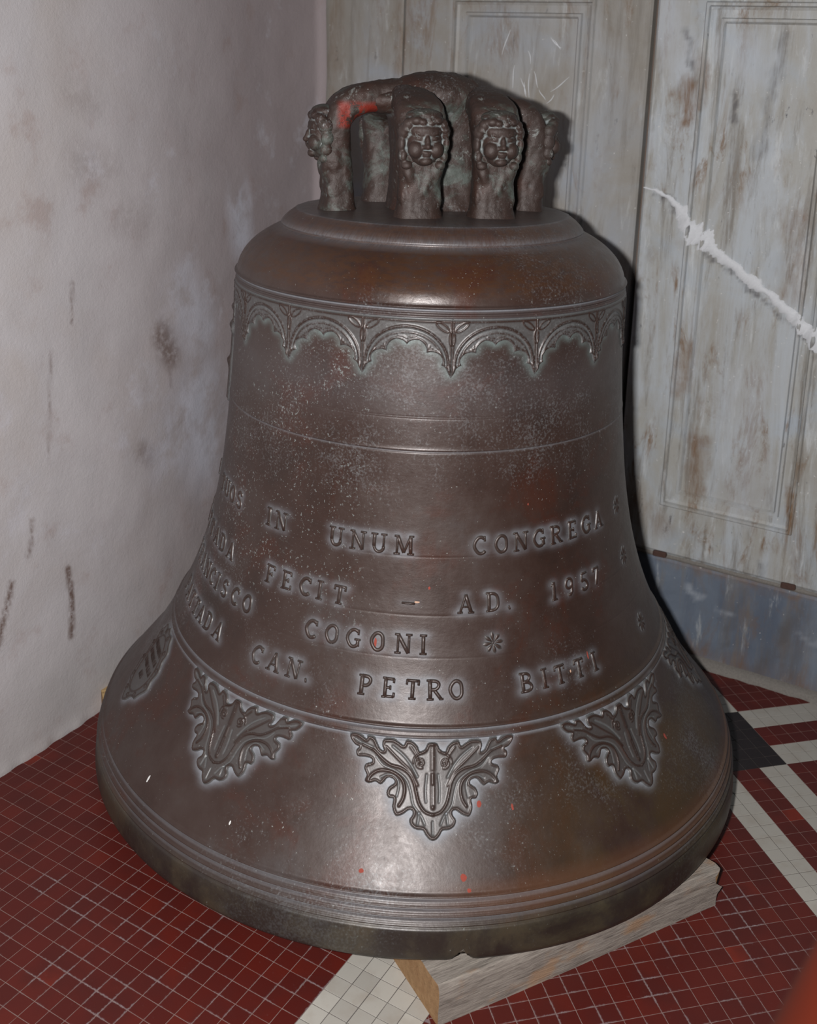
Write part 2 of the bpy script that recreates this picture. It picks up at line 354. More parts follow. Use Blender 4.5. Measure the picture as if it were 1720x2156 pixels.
for cx_, cz_ in ((3.0, 8.12), (12.32, 8.2)):
    bm = bmesh.new(); bmesh.ops.create_cube(bm, size=1); bmesh.ops.bevel(bm, geom=bm.edges[:], offset=.12, segments=1, affect='EDGES')
    for v in bm.verts: v.co = Vector((v.co.x*1.0, v.co.y*.5, v.co.z*.42+v.co.x*.05))*T
    me = bpy.data.meshes.new('iron_cramp'); bm.to_mesh(me); bm.free(); o = link('iron_cramp', me, M['rust'], wall_back); o.location = (cx_*T, (YB-.1)*T, cz_*T)
ck = [(-.6, 35.25, .1), (.2, 35.1, .22), (1.2, 34.75, .35), (2.03, 34.0, .75), (2.8, 33.0, 1.1), (3.55, 32.1, 1.5), (4.4, 31.5, 1.35), (5.3, 30.95, .7), (6.3, 30.3, .55), (7.4, 29.55, .7), (8.4, 28.9, .6), (9.5, 28.15, .65), (10.8, 27.2, .9), (12.1, 26.2, 1.35), (13.5, 25.1, 1.5), (15.5, 23.7, 1.1)]
ck = np.array(ck); tt = np.linspace(0, len(ck)-1, 240); ci = [np.interp(tt, range(len(ck)), ck[:, k]) for k in range(3)]
j1 = nz(tt*3.1, tt*0+1, tt*0, .5)*.5+nz(tt*9, tt*0, tt*0, .5)*.35+nz(tt*26, tt*0, tt*0, .5)*.2; j2 = nz(tt*2.7, tt*0+4, tt*0, .5)*.5+nz(tt*8, tt*0+9, tt*0, .5)*.35+nz(tt*24, tt*0+5, tt*0, .5)*.2
V = []
for k in range(240):
    for f_, dd in ((-.5, -.03), (-.42, .07), (.1, .1), (.42, .07), (.5, -.03)):
        wv = ci[2][k]*(1+(j1[k] if f_ < 0 else j2[k])*1.6); u = ci[0][k]+f_*wv*.55; h = ci[1][k]+f_*wv*.85
        u = max(u, -.66); dep = float(panel_depth(np.array([u]), np.array([h]), (2.62, 12.15, 11.95, 48.0))[0][0]); V.append((u*T, (YB-.12-dep-dd)*T, h*T))
tag(link('crack_filler', mesh('crack_filler', V, gridfaces(240, 5)), M['crackfill'], wall_back), label='white filler smeared along a diagonal crack')

for k, ((ua, ha_), (ub, hb)) in enumerate([((-10.32, 44.38), (-10.02, 43.47)), ((-9.79, 42.91), (-9.31, 41.78)), ((-10.53, 42.09), (-10.22, 41.02)), ((-10.1, 42.75), (-10.06, 41.03)), ((-9.22, 41.64), (-8.74, 40.88)), ((-6.9, 42.6), (-8.35, 41.54)), ((-8.02, 41.34), (-8.56, 40.64)), ((-8.45, 45.21), (-7.71, 44.6)), ((-11.9, 45.87), (-12.39, 44.04)), ((-8.6, 45.35), (-7.73, 44.63)), ((-11.31, 43.32), (-11.46, 41.64)), ((-10.74, 42.43), (-10.32, 41.23))]):
    dx, dh = ub-ua, hb-ha_; l = math.hypot(dx, dh); nx_, nh_ = -dh/l, dx/l; V = []
    for q in np.linspace(0, 1, 7):
        wv = .035*math.sin(math.pi*(.08+.84*q)); bx_ = ua+dx*q+.06*math.sin(q*4+k)*nx_; bh_ = ha_+dh*q+.06*math.sin(q*4+k)*nh_
        V += [((bx_-nx_*wv)*T, (YB+.2)*T, (bh_-nh_*wv)*T), (bx_*T, (YB+.16)*T, bh_*T), ((bx_+nx_*wv)*T, (YB+.2)*T, (bh_+nh_*wv)*T)]
    link('scratch', mesh('scratch', V, gridfaces(7, 3)), M['crackfill'], wall_back)

# ------------------------------------------------------------------ materials: bronze
def mat_bronze(name, use_attr=False, crown=False, red=False, relief=False):
    s = NT(name); o = s.coord('Object'); st = s.coord('Object', scale=(1, 1, 3.0))
    n1 = s.noise(o, 5.5, 7, .66); n2 = s.noise(s.coord('Object', loc=(4, 1, 2)), 9, 7, .68, .4); f = s.noise(o, 170, 5, .72); sp = s.noise(o, 330, 3, .6); tn = s.noise(st, 60, 4, .6)
    c = s.ramp(n1, [(.28, C(48, 35, 30)), (.45, C(60, 43, 37)), (.58, C(68, 54, 49)), (.74, C(76, 69, 68))])
    c = s.mix(s.math('MULTIPLY', s.step(n2, .5, .66), .75), c, C(70, 38, 27))
    if crown: c = s.mix(.35, c, C(48, 36, 31))
    if relief: c = s.mix(.4, c, C(52, 42, 38))
    dust = s.step(s.math('ADD', s.noise(s.coord('Object', loc=(1, 8, 3)), 4, 6, .7), s.math('MULTIPLY', s.math('SUBTRACT', sp, .5), .7)), .56, .78)
    c = s.mix(s.math('MULTIPLY', dust, .38 if not crown else .6), c, C(132, 134, 136))
    fleck = s.step(s.math('ADD', sp, s.math('MULTIPLY', s.math('SUBTRACT', n2, .5), .3)), .705, .745)
    c = s.mix(s.math('MULTIPLY', fleck, .75), c, C(165, 170, 165))
    if relief: c = s.mix(s.math('MULTIPLY', s.step(s.attr('recess'), .05, .7), s.math('ADD', .34, s.math('MULTIPLY', f, .5))), c, C(114, 118, 119))
    ro = s.math('ADD', s.math('MULTIPLY', f, .16), s.math('ADD', .27, s.math('MULTIPLY', n1, .12)))
    if use_attr:
        sx = s.n('ShaderNodeSeparateXYZ'); s.put(sx.inputs[0], o)
        ochre = s.math('MULTIPLY', s.step(sx.outputs[1], .02, .3), s.step(sx.outputs[2], .32, .12))
        c = s.mix(s.math('MULTIPLY', s.math('MULTIPLY', ochre, s.step(n2, .35, .6)), .6), c, C(74, 60, 36))
        orange = s.math('MULTIPLY', s.step(sx.outputs[2], .095, .078), s.math('MULTIPLY', s.step(sx.outputs[2], .05, .065), s.step(s.math('ADD', sx.outputs[1], s.math('MULTIPLY', n1, .1)), .06, .16)))
        c = s.mix(s.math('MULTIPLY', orange, .5), c, C(100, 66, 46))
        lip = s.step(sx.outputs[2], .06, .035)
        c = s.mix(s.math('MULTIPLY', lip, .6), c, s.mix(s.step(n2, .4, .62), C(38, 38, 35), C(74, 72, 58)))
        shb = s.math('MULTIPLY', s.step(sx.outputs[2], .745, .765), s.step(tn, .3, .65))
        c = s.mix(s.math('MULTIPLY', shb, .65), c, C(76, 48, 28))
        pa = s.attr('patina'); pg = s.attr('verdigris')
        c = s.mix(s.math('MULTIPLY', pa, s.math('ADD', .55, s.math('MULTIPLY', f, .5))), c, C(158, 164, 172))
        c = s.mix(s.math('MULTIPLY', pg, s.math('ADD', .45, s.math('MULTIPLY', f, .5))), c, C(150, 174, 172))
        left = s.math('MULTIPLY', s.step(sx.outputs[1], -.02, -.1), s.math('MULTIPLY', s.step(sx.outputs[2], .25, .4), s.step(sx.outputs[2], .73, .66))); lf = s.step(s.math('ADD', s.noise(o, 260, 3, .6), s.math('MULTIPLY', s.math('SUBTRACT', n2, .5), .3)), .62, .68)
        c = s.mix(s.math('MULTIPLY', s.math('MULTIPLY', left, lf), .7), c, C(138, 144, 142))
        ro = s.math('ADD', s.math('SUBTRACT', ro, s.math('MULTIPLY', s.step(sx.outputs[2], .742, .75), .07)), s.math('MULTIPLY', pa, .2))
        ro = s.math('ADD', ro, s.math('MULTIPLY', s.math('SUBTRACT', s.noise(o, 45, 5, .7), .5), .22))
        s.bump(s.math('ADD', s.math('MULTIPLY', f, .8), s.math('ADD', s.math('MULTIPLY', tn, .7), s.math('MULTIPLY', s.noise(o, 38, 4, .6), 2.0))), .25, .0007)
    elif crown:
        g = s.step(s.noise(s.coord('Object', loc=(6, 6, 2)), 14, 7, .72, .5), .52, .66)
        c = s.mix(s.math('MULTIPLY', g, .55), c, C(98, 112, 106))
        pt = s.n('ShaderNodeNewGeometry').outputs['Pointiness']
        c = s.mix(s.math('MULTIPLY', s.step(pt, .495, .45), .75), c, C(138, 146, 146)); c = s.mix(s.math('MULTIPLY', s.step(pt, .53, .6), .7), c, C(66, 40, 28))
        wpt = s.step(s.noise(s.coord('Object', loc=(2, 9, 7)), 26, 6, .75, .4), .6, .68)
        c = s.mix(s.math('MULTIPLY', wpt, .65), c, C(150, 155, 152))
        if red:
            sx = s.n('ShaderNodeSeparateXYZ'); s.put(sx.inputs[0], o)
            zone = s.math('MULTIPLY', s.math('MULTIPLY', s.step(sx.outputs[2], .945, .953), s.step(sx.outputs[2], .988, .978)), s.math('MULTIPLY', s.step(sx.outputs[0], .075, .085), s.step(sx.outputs[0], .152, .142)))
            zone = s.math('MULTIPLY', zone, s.step(sx.outputs[1], .008, .016))
            zone = s.math('MULTIPLY', zone, s.step(s.noise(s.coord('Object', loc=(5, 5, 5)), 46, 6, .7), .41, .5))
            c = s.mix(zone, c, C(128, 40, 26))
        ro = s.math('ADD', ro, .16)
        s.bump(s.math('ADD', f, s.math('MULTIPLY', s.noise(o, 70, 4, .6), 1.3)), .5, .0014)
    else:
        s.bump(f, .25, .0008)
    return s.out(c, ro, .12, .62)
M['bell'] = mat_bronze('bronze', use_attr=True); M['relief'] = mat_bronze('bronze_relief', relief=True); M['crown'] = mat_bronze('bronze_crown', crown=True); M['crown_red'] = mat_bronze('bronze_crown_red_paint', crown=True, red=True)

# ------------------------------------------------------------------ bell: frame and profile
BW = np.array([-5.85588749, 17.50079964, 1.89928003]); AX = np.array([-0.01647433, 0.02205262, 0.99962107]); E1 = np.array([0.4835423, -0.8748961, 0.02727012]); E2 = np.array([0.87516595, 0.48380833, 0.00374995])
bell = bpy.data.objects.new('church_bell', None); COL.objects.link(bell); bell.empty_display_size = .1
mm = Matrix.Identity(4)
for r in range(3): mm[r][0], mm[r][1], mm[r][2], mm[r][3] = E1[r], E2[r], AX[r], BW[r]*T
bell.matrix_world = mm
tag(bell, 'large dark bronze church bell with cherub-headed crown standing in the corner', 'bell')
PZ = np.array([0, .35, 1.2, 1.83, 3.07, 3.6, 4.8, 6.2, 7.8, 9.17, 11, 13, 15.5, 18.5, 22, 25.5, 28.3, 29.7, 30.2, 30.8, 31.4, 31.9, 32.3])
PR = np.array([19.55, 19.72, 19.66, 19.48, 19.08, 18.72, 17.75, 16.62, 15.62, 14.87, 13.98, 13.24, 12.58, 12.05, 11.68, 11.42, 11.30, 11.27, 11.16, 10.86, 10.32, 9.62, 8.86])
def pchip(x, y, q):
    h = np.diff(x); d = np.diff(y)/h; mk = np.zeros(len(x)); mk[0], mk[-1] = d[0], d[-1]
    for k in range(1, len(x)-1):
        if d[k-1]*d[k] > 0:
            w1, w2 = 2*h[k]+h[k-1], h[k]+2*h[k-1]; mk[k] = (w1+w2)/(w1/d[k-1]+w2/d[k])
    i = np.clip(np.searchsorted(x, q)-1, 0, len(x)-2); t = (q-x[i])/h[i]
    return (1+2*t)*(1-t)**2*y[i]+t*(1-t)**2*h[i]*mk[i]+t*t*(3-2*t)*y[i+1]+t*t*(t-1)*h[i]*mk[i+1]
def gau(z, c, w): return np.exp(-((z-c)/w)**2)
def base_r(z): return pchip(PZ, PR, np.asarray(z, float))
def body_r(z):
    r = base_r(z)
    for c in (3.07, 2.66, 2.25): r = r+.14*gau(z, c, .065)-.11*gau(z, c-.13, .06)+.05*gau(z, c-.27, .1)
    r = r+.13*gau(z, 1.85, .065)-.09*gau(z, 1.7, .07)
    r = r+.10*gau(z, 9.22, .07)-.08*gau(z, 9.09, .05)+.08*gau(z, 8.80, .06)-.06*gau(z, 8.69, .05)+.03*gau(z, 8.95, .1)
    r = r-.05*gau(z, 22.41, .05)+.025*gau(z, 22.5, .05)-.012*gau(z, 24.1, .03)-.012*gau(z, 24.2, .02)-.009*gau(z, 17.08, .03)-.009*gau(z, 14.2, .03)-.008*gau(z, 12.2, .03)
    r = r+.13*gau(z, 29.72, .065)-.06*gau(z, 29.58, .05)+.05*gau(z, 29.48, .06)-.05*gau(z, 29.37, .04)+.07*gau(z, 29.26, .06)-.05*gau(z, 29.15, .04)
    return r
ZS = np.linspace(0, 32.3, 4001); RS_ = base_r(ZS); TS = np.r_[0, np.cumsum(np.hypot(np.diff(ZS), np.diff(RS_)))]
def t_of(z): return np.interp(z, ZS, TS)
def z_of(t): return np.interp(t, TS, ZS)
def surf(th, z, h):                          # point on the bell, h tiles proud of it (radians, tiles) -> metres
    z = np.asarray(z, float); dr = (base_r(np.minimum(z+.02, 32.29))-base_r(np.maximum(z-.02, 0)))/(np.minimum(z+.02, 32.29)-np.maximum(z-.02, 0)); L = np.sqrt(1+dr*dr)
    r = base_r(z)+h/L; zz_ = z-h*dr/L
    return np.stack([r*np.cos(th), r*np.sin(th), zz_], -1)*T
FOOT = []; GREEN = []                        # footprints of relief on the bell (theta, z) for the patina halo

# ------------------------------------------------------------------ bell: raised lettering
def arc(cx, cy, rx, ry, a0, a1, n=16): return [(cx+rx*math.cos(math.radians(a0+(a1-a0)*k/n)), cy+ry*math.sin(math.radians(a0+(a1-a0)*k/n))) for k in range(n+1)]
TK, TN, SF = .17, .1, .085
def st(x1, y1, x2, y2, w=TK): return ([(x1, y1), (x2, y2)], w)
def sf(x, y, l=.3): return ([(x-l/2, y), (x+l/2, y)], SF)
GL = {
 'I': (.4, [st(.2, .04, .2, .96), sf(.2, .04, .34), sf(.2, .96, .34)]),
 'N': (.84, [st(.14, .04, .14, .96, TN), st(.14, .94, .68, .06), st(.7, .06, .7, .96, TN), sf(.14, .04), sf(.1, .96, .24), sf(.7, .96)]),
 'U': (.84, [st(.17, .96, .17, .34), (arc(.42, .34, .25, .29, 180, 360), .14), st(.67, .34, .67, .96, TN), sf(.17, .96, .34), sf(.67, .96, .3)]),
 'M': (1.0, [st(.14, .04, .17, .96, TN), st(.17, .94, .5, .12), st(.5, .12, .82, .94, TN), st(.83, .96, .86, .04), sf(.14, .04), sf(.86, .04, .32), sf(.12, .96, .22), sf(.88, .96, .22)]),
 'O': (.84, [(arc(.42, .5, .3, .43, 0, 360, 28), .16)]),
 'C': (.8, [(arc(.44, .5, .31, .43, 52, 312, 22), .16), st(.69, .7, .67, .95, .09)]),
 'G': (.86, [(arc(.44, .5, .31, .43, 52, 320, 22), .16), st(.69, .7, .67, .95, .09), st(.69, .12, .69, .44, .15), sf(.68, .45, .3)]),
 'S': (.66, [([(.56, .78)]+arc(.34, .73, .21, .2, 30, 250, 12)+arc(.34, .27, .23, .22, 70, -140, 14), .15), st(.57, .74, .56, .93, .08), st(.11, .08, .1, .26, .08)]),
 'R': (.84, [st(.18, .04, .18, .96), (([(.18, .94)]+arc(.4, .72, .24, .21, 90, -90, 12)+[(.18, .5)]), .13), st(.42, .5, .72, .06, .15), sf(.18, .04, .32), sf(.12, .96, .2), sf(.75, .05, .18)]),
 'E': (.74, [st(.18, .04, .18, .96), st(.18, .93, .6, .93, .11), st(.18, .5, .46, .5, .1), st(.18, .07, .62, .07, .11), st(.6, .76, .6, .94, .09), st(.63, .06, .63, .26, .09), st(.46, .41, .46, .6, .08), sf(.12, .96, .18), sf(.12, .04, .18)]),
 'F': (.7, [st(.18, .04, .18, .96), st(.18, .93, .6, .93, .11), st(.18, .5, .46, .5, .1), st(.6, .74, .6, .94, .09), st(.46, .41, .46, .6, .08), sf(.12, .96, .18), sf(.18, .04, .34)]),
 'T': (.78, [st(.39, .04, .39, .93), st(.08, .92, .7, .92, .12), st(.09, .72, .09, .94, .09), st(.69, .72, .69, .94, .09), sf(.39, .04, .34)]),
 'D': (.84, [st(.18, .04, .18, .96), (([(.18, .93)]+arc(.36, .5, .35, .43, 90, -90, 18)+[(.18, .07)]), .14), sf(.12, .96, .18), sf(.12, .04, .18)]),
 'A': (.86, [st(.13, .05, .41, .95, .1), st(.41, .95, .71, .05, TK), st(.26, .34, .58, .34, .09), sf(.13, .04, .26), sf(.71, .04, .3)]),
 'P': (.74, [st(.18, .04, .18, .96), (([(.18, .94)]+arc(.38, .7, .25, .23, 90, -90, 12)+[(.18, .46)]), .14), sf(.18, .04, .34), sf(.12, .96, .2)]),
 'B': (.8, [st(.18, .04, .18, .96), (([(.18, .94)]+arc(.38, .73, .22, .2, 90, -90, 10)+[(.18, .52)]), .13), (([(.18, .52)]+arc(.4, .28, .27, .22, 90, -90, 12)+[(.18, .06)]), .14), sf(.12, .96, .18), sf(.12, .04, .18)]),
 '1': (.5, [st(.26, .04, .26, .96), st(.1, .78, .26, .95, .09), sf(.26, .04, .34)]),
 '9': (.66, [(arc(.34, .68, .22, .26, 0, 360, 20), .13), ([(.56, .68), (.55, .45), (.48, .2), (.36, .07), (.2, .08)], .13)]),
 '5': (.64, [st(.18, .93, .54, .93, .11), st(.18, .93, .16, .54, .09), ([(.16, .54)]+arc(.32, .31, .25, .27, 110, -150, 14), .14)]),
 '7': (.62, [st(.1, .92, .56, .92, .12), st(.56, .92, .26, .04, .15), st(.1, .76, .1, .94, .09)]),
 '.': (.3, [([(.12, .1), (.18, .12)], .2)]),
 '-': (.9, [([(.05, .5), (.3, .5), (.6, .5), (.85, .5)], .12)]),
}
def stroke_mesh(strokes, hgt):               # list of (polyline, width) in tile units -> relief verts (x, y, h) and faces
    V, F = [], []
    for pts, w in strokes:
        P = np.array(pts, float); seg = np.linalg.norm(np.diff(P, axis=0), axis=1); P = P[np.r_[True, seg > 1e-6]]
        closed = len(P) > 4 and np.linalg.norm(P[0]-P[-1]) < 1e-4
        if len(P) == 2: P = np.array([P[0]+(P[1]-P[0])*k/3 for k in range(4)])
        d = np.gradient(P, axis=0)
        if closed: d[0] = d[-1] = P[1]-P[-2]
        d /= np.linalg.norm(d, axis=1, keepdims=True)+1e-9; nrm = np.c_[-d[:, 1], d[:, 0]]
        bev = min(.05, w*.3); sec = [(-w/2-.035, -.03), (-w/2, hgt*.72), (-w/2+bev, hgt), (0, hgt*1.06), (w/2-bev, hgt), (w/2, hgt*.72), (w/2+.035, -.03)]
        rows = []
        if not closed:
            rows.append((P[0]-d[0]*(w*.12+.03), nrm[0], -9)); rows.append((P[0]-d[0]*w*.06, nrm[0], .72))
        for p, n in zip(P, nrm): rows.append((p, n, 1))
        if not closed:
            rows.append((P[-1]+d[-1]*w*.06, nrm[-1], .72)); rows.append((P[-1]+d[-1]*(w*.12+.03), nrm[-1], -9))
        b = len(V)
        for p, n, k in rows:
            for q, h in sec: V.append((p[0]+n[0]*q, p[1]+n[1]*q, (-.03 if k < 0 else (h if h < 0 else h*k))))
        for r in range(len(rows)-1):
            for c in range(len(sec)-1): a = b+r*len(sec)+c; F.append([a, a+1, a+1+len(sec), a+len(sec)])
    return np.array(V), F
def on_bell(name, V, F, thc, zc, mat, parent=bell, foot=True, green=False):
    t = t_of(zc)+V[:, 1]; z = z_of(t); th = math.radians(thc)+V[:, 0]/base_r(z)
    if foot: (GREEN if green else FOOT).append(np.c_[th, z])
    hm = V[:, 2].max()*.8 if len(V) < 1200 else max(.03, np.percentile(V[V[:, 2] > 0, 2], 84)); me = mesh(name, surf(th, z, V[:, 2]), F, True, {'recess': np.clip(1-V[:, 2]/hm, 0, 1)}); fill_normals(me)
    return link(name, me, mat, parent)
def letter(ch, th, z, size=1.0, xs=1.0):
    w, strokes = GL[ch]; jx = random.uniform(-.02, .02)
    S = [([((x-w/2+.02*math.sin(9*y))*size*xs, (y-.5)*size) for x, y in p], wd_*size*random.uniform(.92, 1.1)) for p, wd_ in strokes]
    a = random.gauss(0, .02); S = [([(x*math.cos(a)-y*math.sin(a)+jx, x*math.sin(a)+y*math.cos(a)) for x, y in p], w_) for p, w_ in S]
    V, F = stroke_mesh(S, .085); on_bell('letter', V, F, th, z, M['relief'])
def rosette(th, z, R=.56):
    V, F = [], []
    for k in range(8):
        a = math.radians(k*45+6); n1_, n2_ = 7, 5
        b = len(V)
        for i in range(n1_):
            u = i/(n1_-1); rr = .12*R+u*.88*R; wv = R*float(np.interp(u, [0, .2, .4, .6, .8, .93, 1], [.07, .13, .2, .255, .25, .17, .02]))
            for j in range(n2_):
                s_ = -1+2*j/(n2_-1); h = .085*(1-s_*s_)*(math.sin(math.pi*min(.93, .12+u*.9)))**.5-.02*(abs(s_) == 1)
                V.append((rr*math.cos(a)-wv*s_*math.sin(a), rr*math.sin(a)+wv*s_*math.cos(a), h))
        F += [[b+i*n2_+j, b+(i+1)*n2_+j, b+(i+1)*n2_+j+1, b+i*n2_+j+1] for i in range(n1_-1) for j in range(n2_-1)]
    b = len(V); V.append((0, 0, .07))
    for k in range(8): V.append((.1*R*math.cos(k*.785), .1*R*math.sin(k*.785), .05))
    for k in range(8): V.append((.16*R*math.cos(k*.785), .16*R*math.sin(k*.785), -.02))
    F += [[b, b+1+k, b+1+(k+1) % 8] for k in range(8)]+[[b+1+k, b+9+k, b+9+(k+1) % 8, b+1+(k+1) % 8] for k in range(8)]
    on_bell('rosette', np.array(V), F, th, z, M['relief'])
ROWS = [
 (17.64, [('C', -82.5), ('T', -69.2), ('U', -64.4), ('O', -60.0), ('S', -55.5), ('I', -41.3), ('N', -36.9), ('U', -20.6), ('N', -15.05), ('U', -9.75), ('M', -3.75), ('C', 14.4), ('O', 19.8), ('N', 25.1), ('G', 30.3), ('R', 35.5), ('E', 40.9), ('G', 46.3), ('A', 51.8)]),
 (14.78, [('P', -88.5), ('A', -82.5), ('T', -76.5), ('T', -70.9), ('A', -65.2), ('D', -60.2), ('A', -55.0), ('F', -37.8), ('E', -32.5), ('C', -27.2), ('I', -23.3), ('T', -18.3), ('-', -2.0), ('A', 10.9), ('D', 17.4), ('.', 21.3), ('1', 33.6), ('9', 38.3), ('5', 43.5), ('7', 48.2)]),
 (12.83, [('F', -79.4), ('R', -74.6), ('A', -69.8), ('N', -65.0), ('C', -60.8), ('I', -57.4), ('S', -53.3), ('C', -48.2), ('O', -43.2), ('C', -23.9), ('O', -18.95), ('G', -13.8), ('O', -8.35), ('N', -2.8), ('I', 1.6)]),
 (10.80, [('P', -76.4), ('A', -72.0), ('T', -67.7), ('T', -63.7), ('A', -59.8), ('D', -55.2), ('A', -50.4), ('C', -36.2), ('A', -31.3), ('N', -26.3), ('.', -23.1), ('P', -10.2), ('E', -5.25), ('T', -.35), ('R', 4.05), ('O', 8.65), ('B', 23.8), ('I', 28.0), ('T', 32.1), ('T', 37.4), ('I', 42.1)]),
]
for z0, row in ROWS:
    seen = set()
    for ch, th in row:
        if (ch, round(th)) in seen: continue
        seen.add((ch, round(th))); letter(ch, th, z0, .98 if ch != '-' else .8)
for th, z0 in ((63.6, 17.68), (64.2, 14.76), (17.04, 12.82), (64.9, 10.95)): rosette(th, z0)

# ------------------------------------------------------------------ bell: relief ornaments as height fields
def poly_inside(x, y, P):
    c = np.zeros(x.shape, bool)
    for k in range(len(P)):
        (x1, y1), (x2, y2) = P[k-1], P[k]
        if y1 == y2: continue
        c ^= ((y1 > y) != (y2 > y)) & (x < (x2-x1)*(y-y1)/(y2-y1)+x1)
    return c
def pl_dist(x, y, P):
    d = np.full(x.shape, 1e9)
    for (x1, y1), (x2, y2) in zip(P[:-1], P[1:]):
        l2 = (x2-x1)**2+(y2-y1)**2; t = np.clip(((x-x1)*(x2-x1)+(y-y1)*(y2-y1))/max(l2, 1e-12), 0, 1); d = np.minimum(d, np.hypot(x-x1-t*(x2-x1), y-y1-t*(y2-y1)))
    return d
def smooth_pl(P, n=4):
    P = np.array(P, float); Q = []
    for k in range(len(P)-1):
        p0, p1, p2, p3 = P[max(k-1, 0)], P[k], P[k+1], P[min(k+2, len(P)-1)]
        for t in np.arange(n)/n: Q.append(.5*((2*p1)+(p2-p0)*t+(2*p0-5*p1+4*p2-p3)*t*t+(3*p1-p0-3*p2+p3)*t**3))
    Q.append(P[-1]); return [tuple(q) for q in Q]
def relief_patch(name, outline, bumps, thc, zc, base, step, rim=(.05, .07), green=False, frame_z=None, parent=bell, extra=None):
    """outline, bumps in tile units (x across, y up the profile) relative to (thc, zc)"""
    P = np.array(outline); x0, y0 = P.min(0)-.12; x1, y1 = P.max(0)+.12
    X_, Y_ = np.meshgrid(np.arange(x0, x1, step), np.arange(y0, y1, step)); x, y = X_.ravel(), Y_.ravel()
    ins = poly_inside(x, y, outline); d = pl_dist(x, y, list(outline)+[outline[0]]); sd = np.where(ins, d, -d)
    h = base*np.clip((sd+.02)/.07, 0, 1)
    if rim: h += rim[0]*np.exp(-((sd-rim[1])/.055)**2)*ins
    for pts, w, a in bumps: h += a*np.exp(-(pl_dist(x, y, pts)/w)**2)*np.clip(sd/.08, 0, 1)
    if extra is not None: h = extra(x, y, h, sd)
    h = np.where(sd < -.02, -.03, h); keep = sd > -.09
    F = gridfaces(*X_.shape); F = F[keep[F].all(1)]; idx, inv = np.unique(F, return_inverse=True)
    V = np.c_[x, y, h][idx]
    o = on_bell(name, V, inv.reshape(F.shape).tolist(), thc, zc, M['relief'], parent, False)
    t = t_of(zc)+y[ins]; z = z_of(t); th = y[ins]*0+x[ins]/base_r(z)
    o['_n'] = 0; del o['_n']
    return o, np.c_[th, z]
def copy_round(o, foot, angles, green, first):
    for k, a in enumerate(angles):
        if k: c = o.copy(); COL.objects.link(c)
        else: c = o
        c.rotation_euler = (0, 0, math.radians(a-first))
        (GREEN if green else FOOT).append(np.c_[foot[:, 0]+math.radians(a), foot[:, 1]])
def mirror(P): return [(-x, y) for x, y in P]
# palmettes: traced half outline (pixels of an enlarged view of the front palmette), turned into bell units
PXU = 1/3.44/41.6; PYU = 1/3.44/46.6
def px(P): return [((x-795)*PXU, (640-y)*PYU) for x, y in P]
half = [(795,285),(762,292),(742,335),(705,352),(690,315),(655,282),(610,275),(592,312),(560,292),(515,272),(452,280),(440,322),(452,362),(425,352),(405,312),(382,275),(338,268),(326,292),(290,270),(248,258),(208,275),(216,312),(245,345),(275,357),(254,385),(265,428),(320,424),(362,432),(368,455),(326,475),(314,510),(332,555),(318,598),(350,612),(395,595),(430,612),(456,590),(482,558),(520,563),(530,592),(490,625),(474,670),(490,702),(522,706),(515,760),(525,802),(545,828),(592,810),(630,780),(655,785),(656,812),(634,850),(645,890),(680,915),(725,920),(745,952),(770,982),(795,992)]
hl = smooth_pl(px(half), 3); outl = hl+mirror(hl)[::-1][1:-1]
def both(P, w, a): q = smooth_pl(px(P)); return [(q, w, a), (mirror(q), w, a)]
bumps = []
bumps += both([(300,335),(380,365),(440,420),(500,462),(570,478),(628,515),(664,580),(680,650),(700,730),(740,790),(795,812)], .045, .085)
bumps += both([(400,410),(450,470),(540,505),(610,560),(640,640),(660,740),(700,800)], .03, -.05)
bumps += both([(515,325),(590,385),(645,455),(690,540)], .04, -.06)+both([(470,330),(560,420),(640,500),(690,600)], .045, .05)
bumps += both([(345,590),(370,545),(430,508),(510,512),(575,555),(600,620),(590,700),(560,755)], .05, .075)+both([(430,560),(480,535),(530,545),(560,600),(545,690)], .03, -.05)
bumps += both([(640,320),(680,380),(700,440)], .05, .04)+both([(250,300),(310,330),(370,350)], .05, -.05)+both([(740,880),(720,830),(700,800)], .04, -.05)+both([(690,880),(700,800)], .04, -.06)
sp_ = [(710+(34-k*1.35)*math.cos(k*.55+1.2), 436+(40-k*1.6)*math.sin(k*.55+1.2)) for k in range(20)]
bumps += both([(745,345),(700,372),(668,400),(660,440)], .03, .06)+both(sp_, .028, .08)
bumps += [(px([(795,300),(795,400),(795,480)]), .12, .05), (px([(795,520),(795,620),(795,760)]), .09, .07), (px([(795,600),(795,740)]), .03, -.08), (px([(795,860),(795,950)]), .035, -.07)]+both([(755,520),(745,640),(750,720)], .04, -.045)
po, pfoot = relief_patch('palmette', outl, bumps, 0, 6.68, .085, .042)
copy_round(po, pfoot, [3.75, -36.9, 45.1, 84.5, 125, 166, -153, -113], False, 0)
